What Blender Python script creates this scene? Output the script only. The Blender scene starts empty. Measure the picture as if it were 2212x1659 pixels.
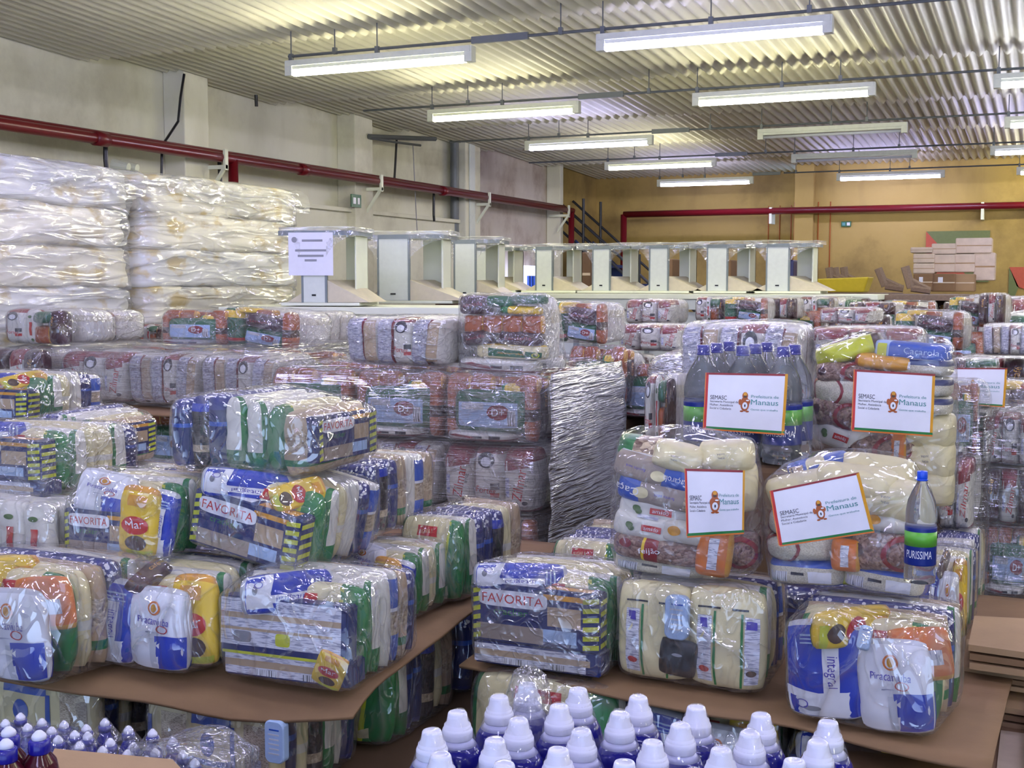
import bpy, bmesh, math, random
from mathutils import Vector, Matrix, noise, Euler
random.seed(7)
R = math.radians
C = bpy.context.scene.collection
SC = bpy.context.scene

# ------------------------------------------------------------------ camera
EYE = 2.25; FPX = 2650.0; YAW = R(23.6); PITCH = math.atan(217/2650)
cd = bpy.data.cameras.new('camera'); cam = bpy.data.objects.new('camera', cd); C.objects.link(cam)
cam.location = (0, 0, EYE); cam.rotation_euler = (R(90)-PITCH, 0, YAW)
cd.sensor_fit = 'HORIZONTAL'; cd.sensor_width = 36; cd.lens = 36*FPX/2212; cd.clip_start = .05; cd.clip_end = 200
SC.camera = cam
SC.view_settings.view_transform = 'Standard'; SC.view_settings.look = 'None'
SC.view_settings.exposure = EXPO = 0.92; SC.view_settings.gamma = 1; SC.view_settings.use_curve_mapping = False
# ------------------------------------------------------------------ daylight through the open rear dock
wd = bpy.data.worlds.new('world'); SC.world = wd; wd.use_nodes = True
wd.node_tree.nodes['Background'].inputs[0].default_value = (.50, .66, 1.0, 1)
wd.node_tree.nodes['Background'].inputs[1].default_value = 1.4
SC.cycles.transparent_max_bounces = 12
SC.cycles.max_bounces = 4; SC.cycles.diffuse_bounces = 3; SC.cycles.glossy_bounces = 2
SC.cycles.use_adaptive_sampling = True; SC.cycles.adaptive_threshold = .04
SC.cycles.sample_clamp_indirect = 6
TUBE_E = 42.0

fv = Vector((-math.sin(YAW)*math.cos(PITCH), math.cos(YAW)*math.cos(PITCH), -math.sin(PITCH)))
rv = Vector((math.cos(YAW), math.sin(YAW), 0)); uv_ = rv.cross(fv)
eye = Vector((0, 0, EYE))
def ray(u, v): return fv + rv*((u-1106)/FPX) + uv_*((829.5-v)/FPX)
def WD(u, v, d): return eye + ray(u, v)*d
def WZ(u, v, z): r = ray(u, v); return eye + r*((z-EYE)/r.z)
def WY(u, v, y): r = ray(u, v); return eye + r*(y/r.y)
def WX(u, v, x): r = ray(u, v); return eye + r*(x/r.x)

# ------------------------------------------------------------------ materials
def lin(h):
    h = h.lstrip('#'); c = [int(h[i:i+2], 16)/255 for i in (0, 2, 4)]
    return tuple((x/12.92 if x <= .04045 else ((x+.055)/1.055)**2.4) for x in c)+(1,)
MATS = {}
def nodes(m):
    m.use_nodes = True; nt = m.node_tree; return nt, nt.nodes, nt.links, nt.nodes['Principled BSDF']
def mat(name, col, rough=.45, var=.06, vs=30, bump=.0, bs=60, metal=0, spec=.5, bd=.004, streak=None, trans=0, alpha=1):
    if name in MATS: return MATS[name]
    m = bpy.data.materials.new(name); nt, N, L, b = nodes(m)
    c = lin(col)
    b.inputs['Roughness'].default_value = rough; b.inputs['Metallic'].default_value = metal
    b.inputs['Specular IOR Level'].default_value = spec
    tc = N.new('ShaderNodeTexCoord'); vec = tc.outputs['Object']
    if streak:
        mp = N.new('ShaderNodeMapping'); mp.inputs['Scale'].default_value = streak; L.new(vec, mp.inputs[0]); vec = mp.outputs[0]
    if var > 0:
        n = N.new('ShaderNodeTexNoise'); n.inputs['Scale'].default_value = vs; n.inputs['Detail'].default_value = 4; L.new(vec, n.inputs[0])
        mx = N.new('ShaderNodeMix'); mx.data_type = 'RGBA'
        mx.inputs[6].default_value = tuple(x*(1-var*2.5) for x in c[:3])+(1,); mx.inputs[7].default_value = tuple(min(1, x*(1+var*1.5)) for x in c[:3])+(1,)
        L.new(n.outputs[0], mx.inputs[0]); L.new(mx.outputs[2], b.inputs['Base Color'])
    else: b.inputs['Base Color'].default_value = c
    if bump > 0:
        n2 = N.new('ShaderNodeTexNoise'); n2.inputs['Scale'].default_value = bs; n2.inputs['Detail'].default_value = 3; L.new(vec, n2.inputs[0])
        bp = N.new('ShaderNodeBump'); bp.inputs['Strength'].default_value = bump; bp.inputs['Distance'].default_value = bd
        L.new(n2.outputs[0], bp.inputs['Height']); L.new(bp.outputs[0], b.inputs['Normal'])
    if trans: b.inputs['Transmission Weight'].default_value = trans; b.inputs['IOR'].default_value = 1.33
    MATS[name] = m; return m
def cells(name, ca, cb, scale, rough=.4, bump=.5, thr=None, feature='F1', cc=None):
    m = bpy.data.materials.new(name); nt, N, L, b = nodes(m)
    tc = N.new('ShaderNodeTexCoord'); v = N.new('ShaderNodeTexVoronoi'); v.inputs['Scale'].default_value = scale; v.feature = feature
    L.new(tc.outputs['Object'], v.inputs['Vector'])
    r = N.new('ShaderNodeValToRGB'); r.color_ramp.elements[0].color = lin(ca); r.color_ramp.elements[1].color = lin(cb)
    if thr: r.color_ramp.elements[0].position = thr; r.color_ramp.elements[1].position = thr+.06
    if cc:
        sp = N.new('ShaderNodeSeparateColor'); L.new(v.outputs['Color'], sp.inputs[0]); L.new(sp.outputs[0], r.inputs[0])
    else: L.new(v.outputs['Distance'], r.inputs[0])
    L.new(r.outputs[0], b.inputs['Base Color']); b.inputs['Roughness'].default_value = rough
    if bump:
        bp = N.new('ShaderNodeBump'); bp.invert = True; bp.inputs['Strength'].default_value = bump; bp.inputs['Distance'].default_value = .004
        L.new(v.outputs['Distance'], bp.inputs['Height']); L.new(bp.outputs[0], b.inputs['Normal'])
    MATS[name] = m; return m
def printed(name, paper, ink, sc=(60, 1, 260), thr=.52):
    # blocks of small unreadable print: stretched noise gated into rows
    m = bpy.data.materials.new(name); nt, N, L, b = nodes(m)
    tc = N.new('ShaderNodeTexCoord'); mp = N.new('ShaderNodeMapping'); mp.inputs['Scale'].default_value = sc; L.new(tc.outputs['Object'], mp.inputs[0])
    n = N.new('ShaderNodeTexNoise'); n.inputs['Scale'].default_value = 2.5; n.inputs['Detail'].default_value = 2; L.new(mp.outputs[0], n.inputs[0])
    r = N.new('ShaderNodeValToRGB'); r.color_ramp.elements[0].position = thr; r.color_ramp.elements[1].position = thr+.05
    r.color_ramp.elements[0].color = lin(paper); r.color_ramp.elements[1].color = lin(ink)
    L.new(n.outputs[0], r.inputs[0]); L.new(r.outputs[0], b.inputs['Base Color']); b.inputs['Roughness'].default_value = .45
    MATS[name] = m; return m
def film(name, base=.06, haze=.05, k=.5, scale=9, strength=.8, stretch=(1, 1, 1), rough=.09, tint='#ffffff', rot=(0, 0, 0), crease=.2, dist=.006, sharp=9):
    """clear film: transparent, glossy where it turns away or creases, slightly milky along the creases"""
    m = bpy.data.materials.new(name); m.use_nodes = True; nt = m.node_tree; N = nt.nodes; L = nt.links
    N.remove(N['Principled BSDF']); out = N['Material Output']
    tc = N.new('ShaderNodeTexCoord'); oi = N.new('ShaderNodeObjectInfo')
    mp = N.new('ShaderNodeMapping'); mp.inputs['Scale'].default_value = stretch; mp.inputs['Rotation'].default_value = rot
    ad = N.new('ShaderNodeVectorMath'); ad.operation = 'MULTIPLY_ADD'; L.new(oi.outputs['Random'], ad.inputs[0]); ad.inputs[1].default_value = (9, 5, 7)
    L.new(tc.outputs['Object'], ad.inputs[2]); L.new(ad.outputs[0], mp.inputs[0])
    def mth(op, a, b_=None, c=None, cl=False):
        n = N.new('ShaderNodeMath'); n.operation = op; n.use_clamp = cl
        for i, x in enumerate((a, b_, c)):
            if x is None: continue
            if isinstance(x, (int, float)): n.inputs[i].default_value = x
            else: L.new(x, n.inputs[i])
        return n.outputs[0]
    def ridge(s, d, dis, sh):
        n = N.new('ShaderNodeTexNoise'); n.inputs['Scale'].default_value = s; n.inputs['Detail'].default_value = d; n.inputs['Distortion'].default_value = dis; L.new(mp.outputs[0], n.inputs[0])
        return mth('SUBTRACT', 1, mth('MULTIPLY', mth('ABSOLUTE', mth('SUBTRACT', n.outputs[0], .5)), sh), cl=True), n.outputs[0]
    r1, n1 = ridge(scale, 1, .7, sharp); r2, n2 = ridge(scale*2.7, 0, 1.2, sharp*.8)
    hgt = mth('ADD', mth('ADD', r1, mth('MULTIPLY', r2, .5)), mth('MULTIPLY', n1, 1.5))
    bp = N.new('ShaderNodeBump'); bp.inputs['Strength'].default_value = strength; bp.inputs['Distance'].default_value = dist; L.new(hgt, bp.inputs['Height'])
    lw = N.new('ShaderNodeLayerWeight'); lw.inputs['Blend'].default_value = .3; L.new(bp.outputs[0], lw.inputs['Normal'])
    cr = mth('POWER', mth('MAXIMUM', r1, mth('MULTIPLY', r2, .8)), 2)
    f = mth('ADD', mth('ADD', mth('MULTIPLY', lw.outputs['Facing'], k), base), mth('MULTIPLY', cr, crease), cl=True)
    tr = N.new('ShaderNodeBsdfTransparent'); tr.inputs[0].default_value = lin(tint)
    gl = N.new('ShaderNodeBsdfGlossy'); gl.inputs['Roughness'].default_value = rough; L.new(bp.outputs[0], gl.inputs['Normal'])
    df = N.new('ShaderNodeBsdfDiffuse'); df.inputs[0].default_value = (.85, .87, .9, 1); L.new(bp.outputs[0], df.inputs['Normal'])
    hz = mth('MULTIPLY', mth('ADD', cr, .35), haze, cl=True)
    m1 = N.new('ShaderNodeMixShader'); L.new(hz, m1.inputs[0]); L.new(tr.outputs[0], m1.inputs[1]); L.new(df.outputs[0], m1.inputs[2])
    m2 = N.new('ShaderNodeMixShader'); L.new(f, m2.inputs[0]); L.new(m1.outputs[0], m2.inputs[1]); L.new(gl.outputs[0], m2.inputs[2])
    L.new(m2.outputs[0], out.inputs[0]); MATS[name] = m; return m
def emit(name, col, e):
    m = bpy.data.materials.new(name); m.use_nodes = True; N = m.node_tree.nodes; L = m.node_tree.links
    N.remove(N['Principled BSDF']); em = N.new('ShaderNodeEmission'); em.inputs[0].default_value = lin(col); em.inputs[1].default_value = e
    L.new(em.outputs[0], N['Material Output'].inputs[0]); MATS[name] = m; return m
G = MATS
for nm, c in dict(cream='#e3d8a8', white='#e9eaf0', offwhite='#dedbd0', navy='#1b2663', blue='#1238b8', midblue='#2b57b8', sky='#a9c4e8',
                  green='#1c7a3a', dkgreen='#17603a', lime='#c9cf2a', yellow='#ecc72b', gold='#d99a1f', orange='#d8762a', red='#c5221f', dkred='#8c1c2a',
                  maroon='#3e1422', brownorange='#a8531c', tan='#b9a283', taupe='#9c8d80', black='#15151b', grey='#8f8f96', silver='#c9ccd4',
                  teal='#4d8f93', ink='#1c1a2e', inkgreen='#21633a', purple='#4d3fae', darkbrown='#4a2f20', pink='#c98f86', clover='#4b6b34').items():
    mat(nm, c, rough=.38, var=.05, vs=25, bump=.25, bs=45)
for nm in ('ink', 'inkgreen', 'red', 'purple'): pass
cells('beans', '#6b4a41', '#a88a7a', 140, cc=True); cells('rice', '#e8e3cf', '#bdb59c', 260, bump=.3); cells('floral', '#e8e9f2', '#28307e', 75, thr=.32, bump=0)
cells('blackbeans', '#15131a', '#3a3036', 120, cc=True)
cells('pasta', '#cdbb9c', '#9b876b', 160, cc=True, bump=.6)
cells('nuts', '#5e3a2c', '#e0c9a6', 90, cc=True)
printed('print', '#dfe0ea', '#a3a5b8', (14, 1, 100)); printed('print_blue', '#d8dcf0', '#8c94c4', (30, 1, 120), .5); printed('print_tan', '#cdbfa6', '#8a7a62')
printed('barcode', '#eceef4', '#1d1d2a', (420, 1, 3), .5); printed('greyprint', '#c0c0cc', '#8c8ca0', (30, 30, 130), .5)
film('shrink', base=.05, haze=.09, k=.30, scale=6, strength=1, rough=.07, stretch=(1, 1, .55), crease=.22, dist=.008)
film('shrink_dense', base=.05, haze=.15, k=.34, scale=9, strength=1, rough=.10, crease=.2)
film('bag', base=.035, haze=.09, k=.28, scale=5, strength=.8, rough=.08, crease=.10)
film('stretch', base=.04, haze=.10, k=.28, scale=5, strength=.9, stretch=(.35, .35, 10), rough=.10, crease=.24, sharp=13)
film('stretch_side', base=.30, haze=.7, k=.5, scale=4, strength=.9, stretch=(2, .55, 9), rot=(R(20), 0, 0), rough=.24, crease=.4, dist=.006, sharp=6)
film('milky', base=.03, haze=.30, k=.20, scale=1.7, strength=1.0, stretch=(1, .6, 3.2), rough=.15, rot=(R(-14), 0, 0), crease=.14, dist=.02, sharp=7)
film('bottlewrap', base=.03, haze=.09, k=.26, scale=4, strength=.3, rough=.06, crease=.04)
film('nozzlewrap', base=.04, haze=.08, k=.28, scale=9, strength=.9, rough=.06, crease=.10)

# ------------------------------------------------------------------ object helpers
def link(name, me, parent=None, loc=None, rot=None, scale=None):
    o = bpy.data.objects.new(name, me); C.objects.link(o)
    if parent: o.parent = parent
    if loc is not None: o.location = loc
    if rot is not None: o.rotation_euler = rot
    if scale is not None: o.scale = scale
    return o
def tag(o, label, cat, group=None, kind=None):
    o['label'] = label; o['category'] = cat
    if group: o['group'] = group
    if kind: o['kind'] = kind
    return o
def thing(name, label, cat, loc=(0, 0, 0), rz=0, group=None, rot=None):
    o = bpy.data.objects.new(name, None); C.objects.link(o); o.location = loc; o.rotation_euler = rot if rot else (0, 0, rz)
    o.empty_display_size = .05
    return tag(o, label, cat, group)
def struct(o): o['kind'] = 'structure'; return o
def mesh(name, verts, faces, mats, mi=None, smooth=True):
    me = bpy.data.meshes.new(name); me.from_pydata([tuple(v) for v in verts], [], faces)
    for m in mats: me.materials.append(G[m] if isinstance(m, str) else m)
    if mi: me.polygons.foreach_set('material_index', mi)
    if smooth: me.polygons.foreach_set('use_smooth', [True]*len(faces))
    me.update(); return me
class MB:
    def __init__(s): s.v = []; s.f = []; s.m = []; s.mats = []
    def mi(s, m):
        if m not in s.mats: s.mats.append(m)
        return s.mats.index(m)
    def add(s, vs, fs, m, X=None):
        b = len(s.v); s.v += [tuple(X @ Vector(v)) if X else tuple(v) for v in vs]; s.f += [tuple(i+b for i in f) for f in fs]; s.m += [s.mi(m)]*len(fs)
    def box(s, x0, x1, y0, y1, z0, z1, m, X=None):
        s.add([(x0, y0, z0), (x1, y0, z0), (x1, y1, z0), (x0, y1, z0), (x0, y0, z1), (x1, y0, z1), (x1, y1, z1), (x0, y1, z1)],
              [(0, 3, 2, 1), (4, 5, 6, 7), (0, 1, 5, 4), (1, 2, 6, 5), (2, 3, 7, 6), (3, 0, 4, 7)], m, X)
    def tube(s, p, q, r, m, n=10, r2=None):
        p = Vector(p); q = Vector(q); d = (q-p).normalized(); a = d.orthogonal().normalized(); b = d.cross(a); r2 = r if r2 is None else r2
        vs = [p+a*math.cos(t)*r+b*math.sin(t)*r for t in [2*math.pi*i/n for i in range(n)]]+[q+a*math.cos(t)*r2+b*math.sin(t)*r2 for t in [2*math.pi*i/n for i in range(n)]]
        s.add(vs, [(i, (i+1) % n, n+(i+1) % n, n+i) for i in range(n)]+[tuple(range(n))[::-1], tuple(range(n, 2*n))], m)
    def lathe(s, prof, m, n=20, o=(0, 0, 0)):
        vs = [(o[0]+r*math.cos(2*math.pi*i/n), o[1]+r*math.sin(2*math.pi*i/n), o[2]+z) for r, z in prof for i in range(n)]
        k = len(prof)
        fs = [(j*n+i, j*n+(i+1) % n, (j+1)*n+(i+1) % n, (j+1)*n+i) for j in range(k-1) for i in range(n)]
        fs += [tuple(range(n))[::-1], tuple(range((k-1)*n, k*n))]
        s.add(vs, fs, m)
    def done(s, name, parent=None, smooth=False, bevel=0, **k):
        me = mesh(name, s.v, s.f, s.mats, s.m, smooth)
        o = link(name, me, parent, **k)
        if bevel:
            md = o.modifiers.new('bevel', 'BEVEL'); md.width = bevel; md.segments = 2; md.limit_method = 'ANGLE'
        if smooth == 'auto': me.shade_smooth() if False else None
        return o

# ------------------------------------------------------------------ text outlines
_tc = {}
def textmesh(s, h, maxw=None):
    key = (s, round(h, 4), maxw)
    if key in _tc: return _tc[key]
    cu = bpy.data.curves.new('t', 'FONT'); cu.body = s; cu.size = 1; cu.align_x = 'CENTER'; cu.align_y = 'CENTER'; cu.resolution_u = 3; cu.offset = 0
    o = bpy.data.objects.new('t', cu); me = bpy.data.meshes.new_from_object(o)
    vs = [Vector((v.co.x, v.co.y)) for v in me.vertices]; fs = [tuple(p.vertices) for p in me.polygons]
    bpy.data.objects.remove(o); bpy.data.curves.remove(cu); bpy.data.meshes.remove(me)
    x0 = min(v.x for v in vs); x1 = max(v.x for v in vs); y0 = min(v.y for v in vs); y1 = max(v.y for v in vs)
    sy = h/.72; sx = sy
    if maxw: sx = maxw/(x1-x0)
    vs = [((v.x-(x0+x1)/2)*sx, (v.y-.33)*sy) for v in vs] if True else vs
    cy = sum(v[1] for v in vs)/len(vs)
    vs = [(x, y-cy) for x, y in vs]
    _tc[key] = (vs, fs); return _tc[key]

# ------------------------------------------------------------------ packs: filled pillows / bricks with printed film
PACKS = {}
def pack(key, name, w, h, t, base, bands=(), decals=(), e=4, n=14, wr=.004, seed=0, both=True, ez=None):
    ez = ez or e
    def S(u, v, side):
        f = max(0, (1-abs(u)**e))*max(0, (1-abs(v)**ez)); f = f**.42
        x = w/2*u*(1-.09*v**4*(1 if e < 6 else .4)); z = h/2*v*(1-.09*u**4*(1 if e < 6 else .4))
        y = side*t/2*f + wr*noise.noise((x*22+seed, z*22, side*3+seed))*min(1, f*2) + wr*.5*noise.noise((x*60+seed, z*60, side*3))*f
        return Vector((x, y, z))
    def grid(extra):
        g = [-1+2*i/n for i in range(n+1)]; g = [math.copysign(1-(1-abs(s))**1.8, s) for s in g]
        for x in extra:
            if min(abs(x-y) for y in g) > 1e-3: g.append(x)
        return sorted(g)
    us = grid([a for b in bands if b[0] == 'u' for a in b[1:3]]); vv = grid([a for b in bands if b[0] == 'v' for a in b[1:3]])
    mb = MB()
    nu, nv = len(us), len(vv)
    for side in (-1, 1):
        vs = [S(u, v, side) for v in vv for u in us]
        b = len(mb.v); mb.v += [tuple(p) for p in vs]
        for j in range(nv-1):
            for i in range(nu-1):
                q = (b+j*nu+i, b+j*nu+i+1, b+(j+1)*nu+i+1, b+(j+1)*nu+i)
                mb.f.append(q if side < 0 else q[::-1]); m = base
                cu = (us[i]+us[i+1])/2; cv = (vv[j]+vv[j+1])/2
                for bd in bands:
                    c = cu if bd[0] == 'u' else cv
                    if bd[1] <= c <= bd[2]: m = bd[3]
                mb.m.append(mb.mi(m))
    def P(u, v, side, lay):
        u = max(-.985, min(.985, u)); v = max(-.985, min(.985, v))
        a = S(u-.01, v, side); b = S(u+.01, v, side); c = S(u, v-.01, side); d = S(u, v+.01, side)
        nn = (b-a).cross(d-c).normalized(); nn = nn if nn.y*side > 0 else -nn
        return S(u, v, side)+nn*(.0011*lay+.0012)
    def patch(fn, k, l, m, side, lay):
        vs = [P(*fn(i/k, j/l), side, lay) for j in range(l+1) for i in range(k+1)]
        mb.add(vs, [((j*(k+1)+i), (j*(k+1)+i+1), ((j+1)*(k+1)+i+1), ((j+1)*(k+1)+i)) if side < 0 else ((j*(k+1)+i), ((j+1)*(k+1)+i), ((j+1)*(k+1)+i+1), (j*(k+1)+i+1)) for j in range(l) for i in range(k)], m)
    for side in ((-1, 1) if both else (-1,)):
        for d in decals:
            if d[0] == 'r':
                _, u0, v0, u1, v1, m = d[:6]; lay = d[6] if len(d) > 6 else 1
                patch(lambda a, b: (u0+(u1-u0)*a, v0+(v1-v0)*b), max(2, int(abs(u1-u0)*6)), max(2, int(abs(v1-v0)*6)), m, side, lay)
            elif d[0] == 'q':
                _, q, m = d[:3]; lay = d[3] if len(d) > 3 else 1
                patch(lambda a, b: ((q[0][0]*(1-a)+q[1][0]*a)*(1-b)+(q[3][0]*(1-a)+q[2][0]*a)*b, (q[0][1]*(1-a)+q[1][1]*a)*(1-b)+(q[3][1]*(1-a)+q[2][1]*a)*b), 5, 5, m, side, lay)
            elif d[0] == 'd':
                _, cu, cv, rx, rz, m = d[:6]; lay = d[6] if len(d) > 6 else 1; ri = d[7] if len(d) > 7 else 0
                k = 16
                patch(lambda a, b: (cu+math.cos(2*math.pi*a)*(ri+(1-ri)*b)*rx/(w/2), cv+math.sin(2*math.pi*a)*(ri+(1-ri)*b)*rz/(h/2)), k, 2, m, side, lay)
            elif d[0] == 't':
                _, s, cu, cv, hh, rot, m = d[:7]; lay = d[7] if len(d) > 7 else 2; mw = d[8] if len(d) > 8 else None
                vs, fs = textmesh(s, hh, mw); ca, sa = math.cos(R(rot)), math.sin(R(rot))
                pts = [P(cu+(x*ca-y*sa)/(w/2)*(1 if side < 0 else -1), cv+(x*sa+y*ca)/(h/2), side, lay) for x, y in vs]
                mb.add(pts, fs if side < 0 else [f[::-1] for f in fs], m)
    me = mesh(name, mb.v, mb.f, mb.mats, mb.m, True)
    bm = bmesh.new(); bm.from_mesh(me); bmesh.ops.remove_doubles(bm, verts=bm.verts, dist=1e-5); bm.to_mesh(me); bm.free()
    PACKS[key] = (name, me, (w, h, t)); return me
def carton(key, name, w, h, t, base, decals=(), bev=.004):
    """a thin paperboard box; decals given on the front (-y) in metres from its centre"""
    bm = bmesh.new(); bmesh.ops.create_cube(bm, size=1); bmesh.ops.scale(bm, vec=(w, t, h), verts=bm.verts)
    bmesh.ops.bevel(bm, geom=bm.edges[:], offset=bev, segments=2, affect='EDGES'); me0 = bpy.data.meshes.new('x'); bm.to_mesh(me0); bm.free()
    mb = MB(); mb.add([v.co for v in me0.vertices], [tuple(p.vertices) for p in me0.polygons], base)
    for d in decals:
        face = d[0]; lay = d[-1] if isinstance(d[-1], int) else 1
        def T(x, z):
            o = .0006*lay
            return {'f': (x, -t/2-o, z), 'b': (-x, t/2+o, z), 't': (x, z, h/2+o), 's': (w/2+o, x, z)}[face]
        if d[1] == 'r': x0, z0, x1, z1 = d[2:6]; mb.add([T(x0, z0), T(x1, z0), T(x1, z1), T(x0, z1)], [(0, 1, 2, 3)], d[6])
        elif d[1] == 'q': mb.add([T(*p) for p in d[2]], [tuple(range(len(d[2])))], d[3])
        elif d[1] == 'pill':
            cx, cz, a, b = d[2:6]; pts = [(cx+math.copysign(abs(math.cos(t_))**.35, math.cos(t_))*a, cz+math.copysign(abs(math.sin(t_))**.5, math.sin(t_))*b) for t_ in [2*math.pi*i/28 for i in range(28)]]
            mb.add([T(*p) for p in pts], [tuple(range(28))], d[6])
        elif d[1] == 't':
            s, cx, cz, hh, rot, m = d[2:8]; vs, fs = textmesh(s, hh, d[8] if len(d) > 9 else None); ca, sa = math.cos(R(rot)), math.sin(R(rot))
            mb.add([T(cx+x*ca-y*sa, cz+x*sa+y*ca) for x, y in vs], fs, m)
    me = mesh(name, mb.v, mb.f, mb.mats, mb.m, False); bpy.data.meshes.remove(me0)
    PACKS[key] = (name, me, (w, h, t)); return me
# ------------------------------------------------------------------ the packets inside the bales
pack('rice_front', 'rice_pack', .34, .25, .06, 'cream', [('u', .66, 1, 'green'), ('u', -1, -.9, 'green')],
     [('q', [(.46, -.95), (.56, -.95), (.72, .95), (.66, .95)], 'lime', 1), ('q', [(.54, -.95), (.7, -.95), (.86, .95), (.70, .95)], 'green', 1), ('r', -.35, .55, .30, .80, 'red', 1),
      ('t', 'SUGAR & FIT', -.03, .67, .012, 4, 'cream', 2, .09), ('t', 'Londrina', -.02, .22, .048, 4, 'purple', 2, .19), ('r', -.25, -.12, .25, -.02, 'red', 1),
      ('d', -.35, -.55, .045, .03, 'brownorange', 1), ('d', .12, -.6, .05, .035, 'nuts', 1)], e=4, seed=1)
pack('rice_back', 'rice_pack', .19, .26, .075, 'cream', [], [('r', -.28, -.92, -.22, .55, 'green', 1), ('r', .42, -.92, .48, .55, 'green', 1),
     ('r', -.70, -.85, -.32, .45, 'print', 1), ('r', .52, -.85, .86, .50, 'print', 1), ('r', .55, .26, .8, .42, 'purple', 2), ('r', -.62, .22, -.42, .4, 'purple', 2),
     ('r', -.7, .6, -.1, .64, 'ink', 1), ('r', .2, .6, .6, .64, 'ink', 1), ('d', .68, -.62, .012, .008, 'darkbrown', 2), ('d', -.5, -.6, .012, .008, 'red', 2)], e=4, seed=2, wr=.006)
pack('milk_front', 'milk_pouch', .165, .235, .06, 'white', [('v', .9, 1, 'silver'), ('v', -1, -.95, 'silver')],
     [('q', [(-.98, -.93), (.1, -.93), (.2, -.2), (-.98, -.45)], 'white', 1), ('q', [(.0, -.93), (.97, -.93), (.97, -.12), (.0, -.14)], 'blue', 1),
      ('d', .0, .52, .017, .020, 'orange', 1), ('d', .0, .52, .012, .015, 'white', 2), ('d', .0, .52, .008, .012, 'gold', 3), ('t', 'Piracanjuba', -.03, .2, .021, -3, 'purple', 2, .09),
      ('d', .25, .02, .016, .012, 'red', 1, .8), ('r', -.15, -.9, .08, -.2, 'silver', 2), ('r', -.3, -.04, .12, -.08, 'print', 1)], seed=3, wr=.007)
pack('milk_back', 'milk_pouch', .165, .235, .06, 'blue', [('v', .9, 1, 'silver'), ('v', -1, -.95, 'silver')],
     [('q', [(-.98, -.93), (.98, -.93), (.98, -.38), (-.98, -.52)], 'white', 1), ('q', [(-.98, -.55), (-.4, -.6), (.2, -.5), (-.98, -.36)], 'white', 2), ('r', -.02, -.6, .42, .5, 'white', 2),
      ('t', 'integral', .2, -.02, .026, -90, 'purple', 3, .075), ('r', -.6, .68, .6, .72, 'sky', 1), ('r', -.6, .60, .5, .63, 'sky', 1), ('r', -.6, .52, .6, .55, 'sky', 1),
      ('d', -.6, -.7, .013, .011, 'purple', 2, .8), ('d', -.35, -.78, .02, .006, 'grey', 2)], seed=4, wr=.007)
pack('yellow_pouch', 'coffee_pouch', .13, .23, .055, 'yellow', [('v', .86, 1, 'gold')],
     [('d', .0, -.1, .045, .03, 'red', 1), ('t', 'Mar', .0, -.1, .028, 10, 'white', 2), ('d', .1, -.6, .035, .025, 'darkbrown', 1), ('r', -.5, .45, .5, .75, 'gold', 1), ('r', -.4, -.95, .9, -.8, 'lime', 1)], seed=5, wr=.008)
pack('bluepat', 'pasta_pack', .33, .245, .052, 'navy', [('v', .62, 1, 'floral'), ('v', -1, -.85, 'floral'), ('v', .18, .3, 'midblue')],
     [('r', -.45, -.7, .45, .1, 'pasta', 1), ('t', '2x 500g', 0, .4, .03, 0, 'sky', 2, .12)], e=7, seed=6)
pack('bluebeans', 'bean_pack', .33, .245, .052, 'blackbeans', [('v', .55, .78, 'blue'), ('v', .78, 1, 'floral'), ('v', -.6, -.4, 'pasta')], [('d', .2, .0, .03, .05, 'navy', 1)], e=7, seed=7)
pack('blueside', 'pasta_pack', .33, .245, .05, 'midblue', [('v', -.4, .12, 'pasta'), ('v', .12, .2, 'white'), ('v', .84, 1, 'offwhite')], [], e=7, seed=8)
pack('slab_cream', 'rice_pack', .34, .26, .055, 'cream', [('v', -.2, .0, 'offwhite')], [], e=5, seed=9)
pack('slab_green', 'rice_pack', .33, .25, .055, 'offwhite', [('v', -1, -.45, 'green'), ('u', .85, .95, 'green')], [], e=6, seed=10)
pack('slab_tan', 'flour_pack', .33, .24, .05, 'tan', [('v', -.2, .35, 'pasta'), ('v', -.7, -.5, 'green')], [], e=6, seed=11)
pack('slab_red', 'starch_pack', .33, .25, .055, 'offwhite', [], [], e=6, seed=12)
pack('redtag', 'starch_pack', .19, .085, .075, 'offwhite', [], [('r', -.1, -.15, .45, .3, 'red', 1), ('t', 'amido', .17, .07, .012, 0, 'white', 2), ('d', -.45, .1, .010, .010, 'clover', 1), ('d', -.38, -.12, .008, .008, 'clover', 1), ('r', -.3, .7, .3, .9, 'print', 1)], e=4, seed=13, wr=.006)
pack('redtag_tall', 'starch_pack', .07, .25, .06, 'offwhite', [], [('r', -.2, -.5, .3, .25, 'red', 1), ('d', .0, .55, .012, .01, 'clover', 1), ('d', .3, -.75, .010, .012, 'clover', 1)], e=5, seed=14, wr=.006)
pack('slab_face', 'starch_pack', .055, .25, .05, 'offwhite', [], [('r', -.25, -.4, .3, .2, 'red', 1), ('d', .0, .5, .010, .01, 'clover', 1)], e=5, seed=15)
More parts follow.
